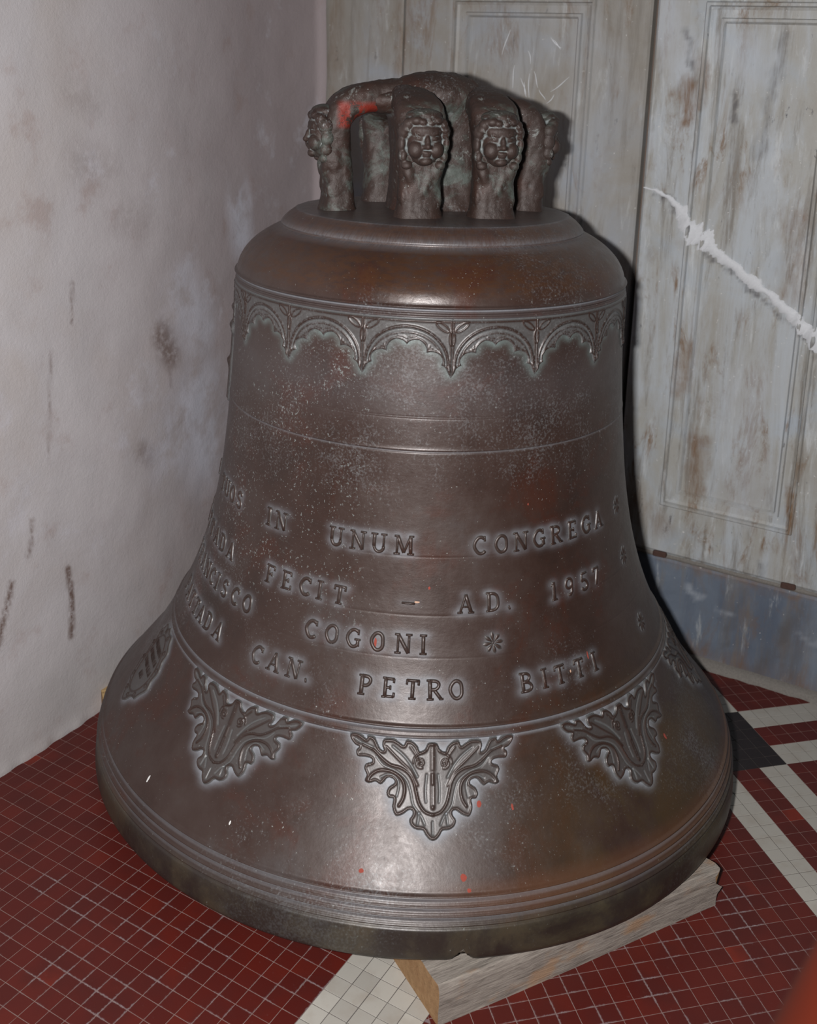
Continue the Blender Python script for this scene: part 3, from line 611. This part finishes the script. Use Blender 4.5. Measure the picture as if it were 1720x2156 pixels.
# cartouche on the left of the flare: scrolled oval with rows of tiny unreadable lettering
car = smooth_pl([(0, 2.55), (.35, 2.3), (.9, 2.35), (1.2, 1.95), (1.6, 1.6), (1.55, 1.0), (1.85, .5), (1.7, -.2), (1.9, -.7), (1.55, -1.3), (1.3, -1.75), (.8, -1.9), (.45, -2.35), (0, -2.65)], 4)
car = car+mirror(car)[::-1][1:-1]
cb = []
for row in range(4):
    yr = 1.05-row*.62; wv = (1.15, 1.1, 1.2, .4)[row]
    for k in range(int(wv/.09)*2): xk = -wv+k*.09+random.uniform(-.015, .015); cb.append(([(xk, yr-.16), (xk+random.uniform(-.03, .03), yr+.16)], .022, .06)); 
inner = [(math.cos(a)*1.38, math.sin(a)*1.85) for a in np.linspace(0, 2*math.pi, 33)]
cb.append((inner, .05, .07))
for k in range(12):
    a = k*2*math.pi/12+.2; cb.append(([(1.6*math.cos(a)+.13*math.cos(q), 2.12*math.sin(a)+.13*math.sin(q)) for q in np.linspace(0, 5, 8)], .035, .07))
co_, cfoot = relief_patch('cartouche', car, cb, 0, 6.45, .07, .042)
co_['label'] = 'oval cartouche with rows of tiny worn lettering'
copy_round(co_, cfoot, [-71.5], False, 0)
# gothic arch frieze below the shoulder
AW = math.radians(22.55)*11.4
def ar(P): return [((x-.5)*AW, y-27.8) for x, y in P]
lobe = [(0.0,26.22),(.035,26.45),(.065,26.72),(.115,26.86),(.10,27.0),(.105,27.2),(.15,27.42),(.22,27.52),(.278,27.46),(.283,27.7),(.32,27.95),(.38,28.1),(.44,28.06),(.475,27.98),(.5,27.84)]
def lobes():
    out = []; K = [0, 3, 7+1, 14]
    for a, b in ((0, 3), (3, 8), (8, 14)): out += smooth_pl(lobe[a:b+1], 4)[:-1]
    return out+[lobe[-1]]
lh = ar(lobes()); rh = mirror(lh)[::-1]
fr_out = lh+rh[1:]+[(AW/2, 29.12-27.8), (-AW/2, 29.12-27.8)]
arcline = lambda r, ry, y0: ar([(.5+r*math.cos(a), y0+ry*math.sin(a)) for a in np.linspace(math.pi, 0, 25)])
def petal(cx, cy, ang, l, w):
    q = [(cx+l*u*math.cos(ang)-w*v*math.sin(ang), cy+l*u*math.sin(ang)+w*v*math.cos(ang)) for u, v in [(math.cos(a), math.sin(a)) for a in np.linspace(0, 2*math.pi, 17)]]; return q
fb = [(ar([(.02, 26.5)])+arcline(.463, 1.95, 26.83)+ar([(.98, 26.5)]), .055, .075), (arcline(.408, 1.62, 26.85), .03, .05), (arcline(.435, 1.78, 26.84), .03, -.05)]
for sx_ in (-1, 1):
    fb += [(petal(sx_*(AW/2-.5), .98, (.62 if sx_ < 0 else math.pi-.62), .38, .14), .035, .06), (petal(sx_*(AW/2-.03), .42, math.pi/2, .36, .12), .035, .06)]
fb += [(ar([(.40, 28.28), (.46, 28.25), (.5, 28.16), (.54, 28.25), (.60, 28.28)]), .03, .05), (ar([(.22, 27.68), (.245, 27.68), (.25, 27.82)]), .03, .05), (mirror(ar([(.22, 27.68), (.245, 27.68), (.25, 27.82)])), .03, .05)]
fo, ffoot = relief_patch('frieze_arch', fr_out, fb, 0, 27.8, .06, .04, rim=(.05, .06))
edge = []
for q in lh+rh: edge.append((q[0]/11.4, z_of(t_of(27.8)+q[1])))
edge = np.array(edge); efoot = np.concatenate([edge+rng.normal(0, (.002, .02), edge.shape) for _ in range(6)])
copy_round(fo, efoot, [-5.1+22.55*k for k in range(-8, 8)], True, 0)
FOOT.append(np.concatenate([np.c_[ffoot[::9, 0]+math.radians(-5.1+22.55*k), ffoot[::9, 1]] for k in range(-5, 6)])[:0])
# tall figure relief seen edge-on at the left silhouette
fig = smooth_pl([(0, 3.3), (.35, 3.2), (.45, 2.7), (.3, 2.3), (1.2, 1.9), (1.3, 1.4), (.7, .9), (.55, 0), (.6, -1.2), (.75, -2.4), (.6, -3.0), (0, -3.2)], 4); fig = fig+mirror(fig)[::-1][1:-1]
fgo, fgf = relief_patch('figure_relief', fig, [([(0, 2.7), (.01, 2.75)], .3, .3), ([(0, 1.8), (0, -.5)], .4, .22), ([(-.25, -.5), (-.3, -2.8)], .2, .2), ([(.25, -.5), (.3, -2.8)], .2, .2), ([(-1.1, 1.6), (1.1, 1.6)], .25, .15)], 0, 24.4, .1, .06)
fgo['label'] = 'tall raised figure relief seen edge-on'
copy_round(fgo, fgf, [-90], True, 0)

# ------------------------------------------------------------------ bell: body
def zrows():
    z = set(np.arange(.35, 32.3, .16).round(4).tolist())
    for c, a, b in ((1.85, .35, .35), (2.66, .75, .75), (8.95, .5, .5), (22.41, .2, .2), (29.45, .42, .42), (17.08, .08, .08), (14.2, .08, .08), (12.2, .08, .08), (24.15, .12, .12)): z |= set(np.arange(c-a, c+b, .034).round(4).tolist())
    for z0, _ in ROWS: z |= set(np.arange(z0-.8, z0+.8, .06).round(4).tolist())
    z |= set(np.arange(4.8, 8.8, .07).round(4).tolist()) | set(np.arange(26.0, 28.6, .07).round(4).tolist())
    z = sorted(z); r = [z[0]]
    for q in z[1:]:
        if q-r[-1] > .028: r.append(q)
    return np.array(r)
zr = zrows(); ths = np.radians(np.r_[np.arange(-104, 104, .36), np.arange(104, 256, 4.0)])
# patina halo: blurred footprint raster
def halo(parts, rad_t, rad_z):
    nth, nzb = 2080, 1300; H_ = np.zeros((nzb, nth), np.float32)
    for p in parts:
        a = ((np.degrees(p[:, 0])+104)/208*nth).astype(int); b = (p[:, 1]/32.3*nzb).astype(int); ok = (a >= 0) & (a < nth) & (b >= 0) & (b < nzb); H_[b[ok], a[ok]] = 1
    def blur(A, s, ax):
        k = np.arange(-int(3*s), int(3*s)+1); g = np.exp(-(k/s)**2/2); g /= g.sum()
        return np.apply_along_axis(lambda v: np.convolve(v, g, 'same'), ax, A)
    return blur(blur(H_, rad_t, 1), rad_z, 0)
def sample(A, th, z):
    a = np.clip((np.degrees(th)+104)/208*A.shape[1], 0, A.shape[1]-1).astype(int); b = np.clip(z/32.3*A.shape[0], 0, A.shape[0]-1).astype(int); return A[b, a]
hp = halo(FOOT, 9, 6); hg = halo(GREEN, 10, 6)
TH, ZZ = np.meshgrid(ths, zr); fth, fzz = TH.ravel(), ZZ.ravel()
thw = np.where(fth > math.pi, fth-2*math.pi, fth)
patina = np.clip(sample(hp, thw, fzz)*3.0, 0, 1); verd = np.clip(sample(hg, thw, fzz)*4.0, 0, 1)
band = .55*(gau(fzz, 9.09, .07)+gau(fzz, 8.69, .07)+gau(fzz, 29.15, .06)+gau(fzz, 29.58, .05)+.5*gau(fzz, 22.41, .05)+.5*gau(fzz, 2.9, .08)+.5*gau(fzz, 2.5, .08)+.5*gau(fzz, 2.1, .08))
band = band+.3*gau(fzz, 32.3, .12)+.08*gau(fzz, 25.6, 1.6)+.08*np.exp(-((fzz-29.4)/.3)**2)
patina = np.clip(patina+band, 0, 1)
rr = body_r(fzz)
rr = rr-.10*np.exp(-(((fth-math.radians(25.9))*base_r(fzz))**2+(((fzz-3.72)*1.4))**2)/.55)       # shallow round dent
rr = rr+.002*np.sin(fth*23+fzz)
zz2 = fzz+0
notch = np.exp(-((fth-math.radians(7.9))/.013)**2)
body = [np.stack([rr*np.cos(fth), rr*np.sin(fth), zz2], -1)]
n = len(ths)
# crown plate above, lip and inside below
def ring(r, z): return np.stack([r*np.cos(ths), r*np.sin(ths), np.full(n, z) if np.isscalar(z) else z], -1)
nthr = np.exp(-((ths-math.radians(7.9))/.017)**2)*.5
lower = [ring(9.2, 30.0), ring(10.3, 26.0), ring(11.2, 18), ring(12.6, 11), ring(14.6, 6), ring(17.2, 2.2), ring(18.6, .35+nthr*.3), ring(19.0, .05+nthr), ring(19.4, 0+nthr), ring(19.62, .08+nthr), ring(19.7, .2+nthr)]
upper = [ring(8.80, 32.32), ring(8.62, 32.37), ring(8.76, 32.43), ring(8.74, 32.52), ring(8.58, 32.72), ring(8.36, 32.93), ring(8.12, 33.11), ring(7.95, 33.22), ring(7.86+.06*np.sin(ths*17)*np.sin(ths*5), 33.27), ring(7.7, 33.27), ring(6.9, 33.3), ring(5.5, 33.36), ring(3.0, 33.4), ring(.2, 33.42)]
first = ring(body_r(np.array([.35]))[0], np.maximum(.35, .35+nthr-.25))
G = np.concatenate(lower+[body[0].reshape(-1, 3)]+upper); G[len(lower)*n:(len(lower)+1)*n] = first
nr = len(lower)+len(zr)+len(upper)
pat = np.concatenate([np.zeros(len(lower)*n), patina, np.repeat([.3, .1, .35, .3, .12, .05, .05, .1, .4, .35, .2, .15, .2, .3], n)*rng.uniform(.6, 1.2, len(upper)*n)]); ver = np.concatenate([np.zeros(len(lower)*n), verd, np.zeros(len(upper)*n)])
body_o = link('body', mesh('body', G*T, gridfaces(nr, n, True), True, {'patina': np.clip(pat, 0, 1), 'verdigris': ver}), M['bell'], bell)

# flecks of paint stuck to the bronze
def fleck(th, z, a, b, col):
    k = 9; V = [(0, 0, .03)]+[(a*math.cos(q)*random.uniform(.8, 1.15), b*math.sin(q)*random.uniform(.8, 1.15), .012) for q in np.linspace(0, 2*math.pi, k, False)]
    on_bell('paint_fleck', np.array(V), [[0, 1+q, 1+(q+1) % k] for q in range(k)], th, z, M[col], bell, False)
M['red_paint'] = mat_mortar('red_paint', C(140, 62, 52), C(158, 74, 60)); M['white_paint'] = mat_mortar('white_paint', C(225, 225, 222), C(240, 240, 238)); M['cream_paint'] = mat_mortar('cream_paint', C(190, 150, 125), C(210, 175, 150))
for th, z0, a, b, col in ((2.58, 15.56, .07, .1, 'red_paint'), (-8.89, 12.74, .1, .3, 'red_paint'), (40.7, 11.2, .07, .3, 'red_paint'), (11.6, 6.14, .16, .22, 'red_paint'), (17.3, 5.9, .08, .2, 'red_paint'), (55.2, 6.08, .12, .22, 'red_paint'), (8.2, 3.7, .2, .22, 'red_paint'), (8.9, 3.25, .14, .12, 'red_paint'), (-6.8, 3.78, .16, .14, 'red_paint'), (27.3, 19.5, .05, .09, 'red_paint'),
    (-48.7, 3.79, .09, .24, 'white_paint'), (-29.2, 4.14, .06, .14, 'white_paint'), (43.4, 28.44, .1, .14, 'white_paint'), (-52.4, 28.16, .09, .1, 'white_paint'), (5.4, 7.28, .1, .09, 'cream_paint'), (-2.6, 7.35, .09, .07, 'cream_paint'), (-.2, 14.85, .18, .06, 'cream_paint'), (35, 10.78, .06, .1, 'cream_paint')):
    fleck(th, z0, a*.8, b*.8, col)

# ------------------------------------------------------------------ bell: crown (canons) with cherub heads
def ellipsoid(bm, c, r, rot=(0, 0, 0), sub=3):
    mt = Matrix.Translation(c) @ Matrix.Rotation(rot[2], 4, 'Z') @ Matrix.Rotation(rot[1], 4, 'Y') @ Matrix.Rotation(rot[0], 4, 'X') @ Matrix.Diagonal((r[0], r[1], r[2], 1))
    bmesh.ops.create_icosphere(bm, subdivisions=sub, radius=1, matrix=mt)
def tube(bm, path, n=20):                    # path: (x, z, half_width_y, half_thickness, roundness) in the x-z plane, swept
    P = np.array([(p[0], p[1]) for p in path], float); d = np.gradient(P, axis=0); d /= np.linalg.norm(d, axis=1, keepdims=True)
    rows = []
    for (x, z, hw, ht, e), t in zip(path, d):
        nx, nzv = -t[1], t[0]; row = []
        for k in range(n):
            a = 2*math.pi*k/n; cy_, cs = math.cos(a), math.sin(a)
            yv = hw*math.copysign(abs(cy_)**e, cy_); o_ = ht*math.copysign(abs(cs)**e, cs); row.append(bm.verts.new((x+nx*o_, yv, z+nzv*o_)))
        rows.append(row)
    for a, b in zip(rows[:-1], rows[1:]):
        for k in range(n): bm.faces.new((a[k], a[(k+1) % n], b[(k+1) % n], b[k]))
    bm.faces.new(rows[0][::-1]); bm.faces.new(rows[-1])
def densify(path, m=5):
    P = np.array(path, float); Q = []
    for k in range(len(P)-1):
        p0, p1, p2, p3 = P[max(k-1, 0)], P[k], P[k+1], P[min(k+2, len(P)-1)]
        for t in np.arange(m)/m: Q.append(.5*((2*p1)+(p2-p0)*t+(2*p0-5*p1+4*p2-p3)*t*t+(3*p1-p0-3*p2+p3)*t**3))
    Q.append(P[-1]); return [tuple(q) for q in Q]
def fuse(name, bm, voxel, smooth=2, rough=.02, seed=0, fs=.12):
    bmesh.ops.recalc_face_normals(bm, faces=bm.faces)
    me = bpy.data.meshes.new(name); bm.to_mesh(me); bm.free(); o = bpy.data.objects.new(name, me); COL.objects.link(o)
    r = o.modifiers.new('r', 'REMESH'); r.mode = 'VOXEL'; r.voxel_size = voxel
    q = o.modifiers.new('s', 'SMOOTH'); q.iterations = smooth; q.factor = .5
    dg = bpy.context.evaluated_depsgraph_get(); ev = o.evaluated_get(dg); me2 = bpy.data.meshes.new_from_object(ev); bpy.data.objects.remove(o)
    co = np.empty(len(me2.vertices)*3, np.float32); no = np.empty_like(co); me2.vertices.foreach_get('co', co); me2.vertices.foreach_get('normal', no)
    co = co.reshape(-1, 3); no = no.reshape(-1, 3)
    dsp = np.array([mnoise.noise((p[0]*1.6+seed, p[1]*1.6, p[2]*1.6))*1.2+mnoise.noise((p[0]*4+seed, p[1]*4, p[2]*4))*.6 for p in co])
    co = co+no*(dsp*rough)[:, None]
    me2.vertices.foreach_set('co', (co*T).astype(np.float32).ravel()); me2.polygons.foreach_set('use_smooth', [True]*len(me2.polygons)); me2.name = name; me2.update()
    return me2
def arm_mesh(reach, seed, z0):
    # x outwards from crown axis, z in bell tiles
    bm = bmesh.new()
    k = reach
    path = [(.3, z0+.12, 1.05, .8, .75), (k*.42, z0-.08, 1.1, .82, .72), (k*.70, z0-.36, 1.22, .85, .62), (k*.91, z0-.80, 1.34, .84, .58), (k*1.0, z0-1.75, 1.32, .8, .6), (k*1.0, z0-2.9, 1.18, .82, .65), (k*.985, 35.4, 1.12, .86, .62), (k*.97, 34.3, 1.14, .9, .66), (k*.97, 33.6, 1.26, 1.0, .72), (k*.97, 33.1, 1.42, 1.15, .8)]
    tube(bm, densify(path, 4), 26)
    x = k+.72
    for s_ in (-1, 1):                       # wing tips and folds on the leg
        ellipsoid(bm, (x-.02, s_*.78, 35.9), (.2, .3, .85), (s_*-.25, 0, 0)); ellipsoid(bm, (k+.25, s_*1.1, 36.3), (.5, .14, .9), (0, .15, 0)); ellipsoid(bm, (k+.1, s_*1.02, 34.5), (.6, .18, .7), (0, -.1, 0))
    ellipsoid(bm, (x+.02, .25, 35.2), (.16, .2, .85), (-.42, 0, 0)); ellipsoid(bm, (x-.02, -.25, 34.9), (.14, .18, .7), (.3, 0, 0))
    return fuse('arm', bm, .11, 2, .05, seed)
def cherub_mesh(seed):
    # faces +x, centred on the head, tiles; round cheeks, brow, nose, lips, chin, curls
    bm = bmesh.new(); E = lambda c, r, rot=(0, 0, 0): ellipsoid(bm, c, r, rot, 3)
    E((-.25, 0, .2), (.95, 1.08, 1.3))
    E((.40, 0, -.15), (.58, .88, 1.12))                                  # face mass
    E((.60, 0, .48), (.44, .80, .46))                                    # forehead
    for s_ in (-1, 1):
        E((.70, s_*.50, -.42), (.42, .42, .44))                          # cheeks
        E((.84, s_*.36, .13), (.15, .2, .1))                             # eye lids
        E((.90, s_*.34, .34), (.12, .3, .08), (s_*.25, 0, 0))            # brows
        E((1.04, s_*.14, -.28), (.13, .12, .1))                          # nostrils
        E((.25, s_*1.05, .45), (.4, .3, .42)); E((.2, s_*1.14, -.15), (.36, .2, .42)); E((.22, s_*1.05, -.75), (.34, .22, .36)); E((.28, s_*.85, -1.22), (.3, .3, .26))
        E((.66, s_*.50, 1.0), (.34, .34, .26), (0, 0, s_*.3)); E((.5, s_*.88, .82), (.32, .28, .3)); E((.80, s_*.2, .92), (.24, .24, .2))
    E((1.06, 0, -.06), (.15, .14, .36), (0, -.25, 0)); E((1.16, 0, -.26), (.16, .15, .15))   # nose bridge, tip
    E((.98, 0, -.56), (.14, .27, .07)); E((.94, 0, -.70), (.14, .22, .075))                 # lips
    E((.80, 0, -.98), (.25, .32, .22))                                   # chin
    E((.5, 0, 1.15), (.4, .5, .28)); E((.1, 0, 1.2), (.8, .95, .4))      # hair crown
    for k in range(7):                                                   # curls round the brow
        a = math.radians(15+k*25); E((.52+.08*math.sin(k*2.1), 1.02*math.cos(a), .3+1.0*math.sin(a)), (.22, .24, .2))
    return fuse('cherub_head', bm, .062, 1, .018, seed)
YAW = math.radians(15)
fd = (math.cos(YAW), math.sin(YAW)); ld = (-math.sin(YAW), math.cos(YAW))
front_m = arm_mesh(4.15, 3.0, 39.55); side_m = arm_mesh(5.8, 8.0, 39.95); right_m = arm_mesh(5.8, 14.0, 39.45); right_m.materials.append(M['crown']); head_m = cherub_mesh(1.0)
front_m.materials.append(M['crown']); head_m.materials.append(M['crown']); side_red = side_m; side_red.materials.append(M['crown_red'])
def arm(me, off, lat, ang, reach, headmesh=head_m):
    a = YAW+math.radians(ang); o = link('crown_arm', me, None, bell); d = (math.cos(a), math.sin(a))
    o.location = ((off*d[0]-lat*d[1])*T, (off*d[1]+lat*d[0])*T, 0); o.rotation_euler = (0, 0, a)
    h = link('cherub_head', headmesh, None, o); h.location = ((reach+.42)*T, 0, 37.5*T); h.scale = (1.05, 1.06, 1.06)
    return o
arm(front_m, 0, -1.9, 0, 4.15); arm(front_m, 0, 2.25, 0, 4.15); arm(front_m, 0, -2.1, 180, 4.15); arm(front_m, 0, 2.1, 180, 4.15)
left_arm = arm(side_red, 0, 0, -90, 5.85); arm(right_m, 0, 0, 90, 5.85)
left_arm['label'] = 'crown arm with remains of red paint on its side'
bm = bmesh.new()                             # central block under the arms
tube(bm, densify([(0, 33.0, 2.9, 2.1, .55), (0, 34.0, 2.6, 1.75, .5), (0, 36, 2.5, 1.6, .5), (0, 38, 2.6, 1.65, .5), (0, 39.4, 2.9, 1.9, .6), (0, 40.2, 2.0, 1.5, .8)], 4), 28)
ellipsoid(bm, (0, 0, 39.75), (2.3, 3.0, 1.42)); ellipsoid(bm, (0, -.6, 39.45), (1.8, 4.4, .95))
cm = fuse('crown_block', bm, .13, 2, .06, 21.0); cb_o = link('crown_block', cm, M['crown'], bell); cb_o.rotation_euler = (0, 0, YAW)
# ------------------------------------------------------------------ wood under the bell
def mat_wood(name, cols, endgrain=False):
    s = NT(name); o = s.coord('Object', scale=(1, 9, 9) if not endgrain else (4, 4, 4)); n = s.noise(o, 26, 7, .7, .4); b = s.noise(s.coord('Object', scale=(1, 14, 14), loc=(3, 3, 1)), 36, 6, .72, .3); p = s.noise(s.coord('Object', scale=(1, 2, 2)), 11, 5, .6)
    c = s.ramp(n, [(.3, cols[0]), (.5, cols[1]), (.7, cols[2])]); c = s.mix(s.math('MULTIPLY', s.step(b, .56, .68), .65), c, cols[3])
    c = s.mix(s.math('MULTIPLY', s.step(p, .54, .68), .6), c, cols[4])
    s.bump(s.math('ADD', n, b), .8, .0018); return s.out(c, .85, 0, .25)
M['wood'] = mat_wood('weathered_wood', [C(120, 112, 104), C(158, 149, 140), C(180, 171, 160), C(84, 77, 73), C(178, 136, 96)])
M['wood_end'] = mat_wood('wood_end_grain', [C(150, 118, 84), C(172, 136, 98), C(186, 152, 112), C(120, 92, 66), C(160, 122, 86)], True)
M['wood_yellow'] = mat_wood('yellow_wood', [C(188, 156, 108), C(204, 172, 122), C(214, 186, 140), C(150, 120, 80), C(196, 164, 116)])
def plank(name, A, B, width, thick, mats, seed, ragged=.6):
    # A, B: the two bottom corners of the front long edge (tiles); width extends to the left of A->B
    A, B = np.array(A, float), np.array(B, float); L = np.linalg.norm(B-A); ax = (B-A)/L; nl = np.array([-ax[1], ax[0]])
    n1, n2 = 70, 16; prof = []
    for q in np.linspace(0, 1, 6): prof.append((0, q*thick*.82, 0))
    for a in np.linspace(0, math.pi/2, 5)[1:]: prof.append((.18*(1-math.cos(a)), thick*.82+.18*thick*math.sin(a), 0))
    for q in np.linspace(.12, .94, 12): prof.append((q*width, thick, 0))
    prof += [(width*.99, thick*.9, 0), (width, thick*.5, 0), (width, 0, 0)]
    V = []
    for i in range(n1+1):
        u = i/n1
        for jx, (pw, ph, _) in enumerate(prof):
            x = u*L
            if i == n1: x += ragged*(mnoise.noise((pw*.9+seed, ph*1.5, 1))*1.2-.25*pw/width)
            g = mnoise.noise((x*.05+seed, pw*3.0, ph*3.0))*.05+mnoise.noise((x*.6+seed, pw*1.1, ph))*.04
            V.append((x, pw+(g if 0 < jx < 8 else 0)-.05*math.sin(u*5), ph+(g if ph > thick*.9 else 0)))
    nP = len(prof); F = gridfaces(n1+1, nP).tolist(); mi = [0]*len(F)
    F.append([k for k in range(nP)]); F.append([n1*nP+k for k in range(nP)][::-1]); F.append([k*nP for k in range(n1+1)]+[k*nP+nP-1 for k in range(n1, -1, -1)]); mi += [1, 1, 0]
    me = mesh(name, np.array(V)*T, F, False); fill_normals(me)
    o = link(name, me, mats); me.polygons.foreach_set('material_index', mi); o.location = (A[0]*T, A[1]*T, 0); o.rotation_euler = (0, 0, math.atan2(ax[1], ax[0]))
    return o
pk = plank('wood_plank', (5.66, .12), (14.55, 14.95), 4.6, 2.15, [M['wood'], M['wood_end']], 2.0)
tag(pk, 'weathered grey wooden plank wedged under the right front of the bell', 'plank')
pb = plank('wood_block', (-24.9, 9.2), (-18.0, 18.0), 3.0, 1.45, [M['wood_yellow'], M['wood_end']], 6.0, .2)
tag(pb, 'small yellowish wood block sticking out behind the bell by the plaster wall', 'wood block')

# ------------------------------------------------------------------ orange thing in the near foreground
s = NT('orange_plastic'); M['orange'] = s.out(s.mix(s.noise(s.coord('Object'), 20, 3), C(60, 14, 1), C(64, 15, 1)), .6, 0, .2)
DEP = .55
def ray_at(px_, py_, dep):
    d = CAMR*((px_-PPX)/FPX)-CAMU*((py_-PPY)/FPX)-CAMB; return CAMP*T+d*dep

p1, p2 = ray_at(1720, 1972, DEP), ray_at(1622, 2156, DEP); cpos = CAMP*T
N = np.cross(p1-cpos, p2-cpos); N /= np.linalg.norm(N); N = N if N@CAMR > 0 else -N
alpha = math.asin(abs(N[2])); g = np.array([0, 0, -1.0]); g -= N*(g@N); g /= np.linalg.norm(g)
pm = ray_at(1668, 2070, DEP); apex = pm-g*.24; ha = apex[2]
tl = math.tan(alpha)
prof = [(0, ha-.045), (tl*.05*.75, ha-.05), (tl*.06, ha-.06)]+[(tl*(ha-z), z) for z in np.linspace(ha-.09, .045, 14)]+[(tl*ha*1.02, .04), (tl*ha*1.25, .032), (tl*ha*1.28, .0)]
ng = 48; V = [(r*math.cos(2*math.pi*k/ng), r*math.sin(2*math.pi*k/ng), z) for r, z in prof for k in range(ng)]
cone = link('orange_cone', mesh('orange_cone', V, gridfaces(len(prof), ng, True)[:, ::-1].tolist()), M['orange']); cone.location = (apex[0], apex[1], 0)
tag(cone, 'bright orange out-of-focus cone cut off at the lower right corner', 'cone')
print('cone', math.degrees(alpha), apex)
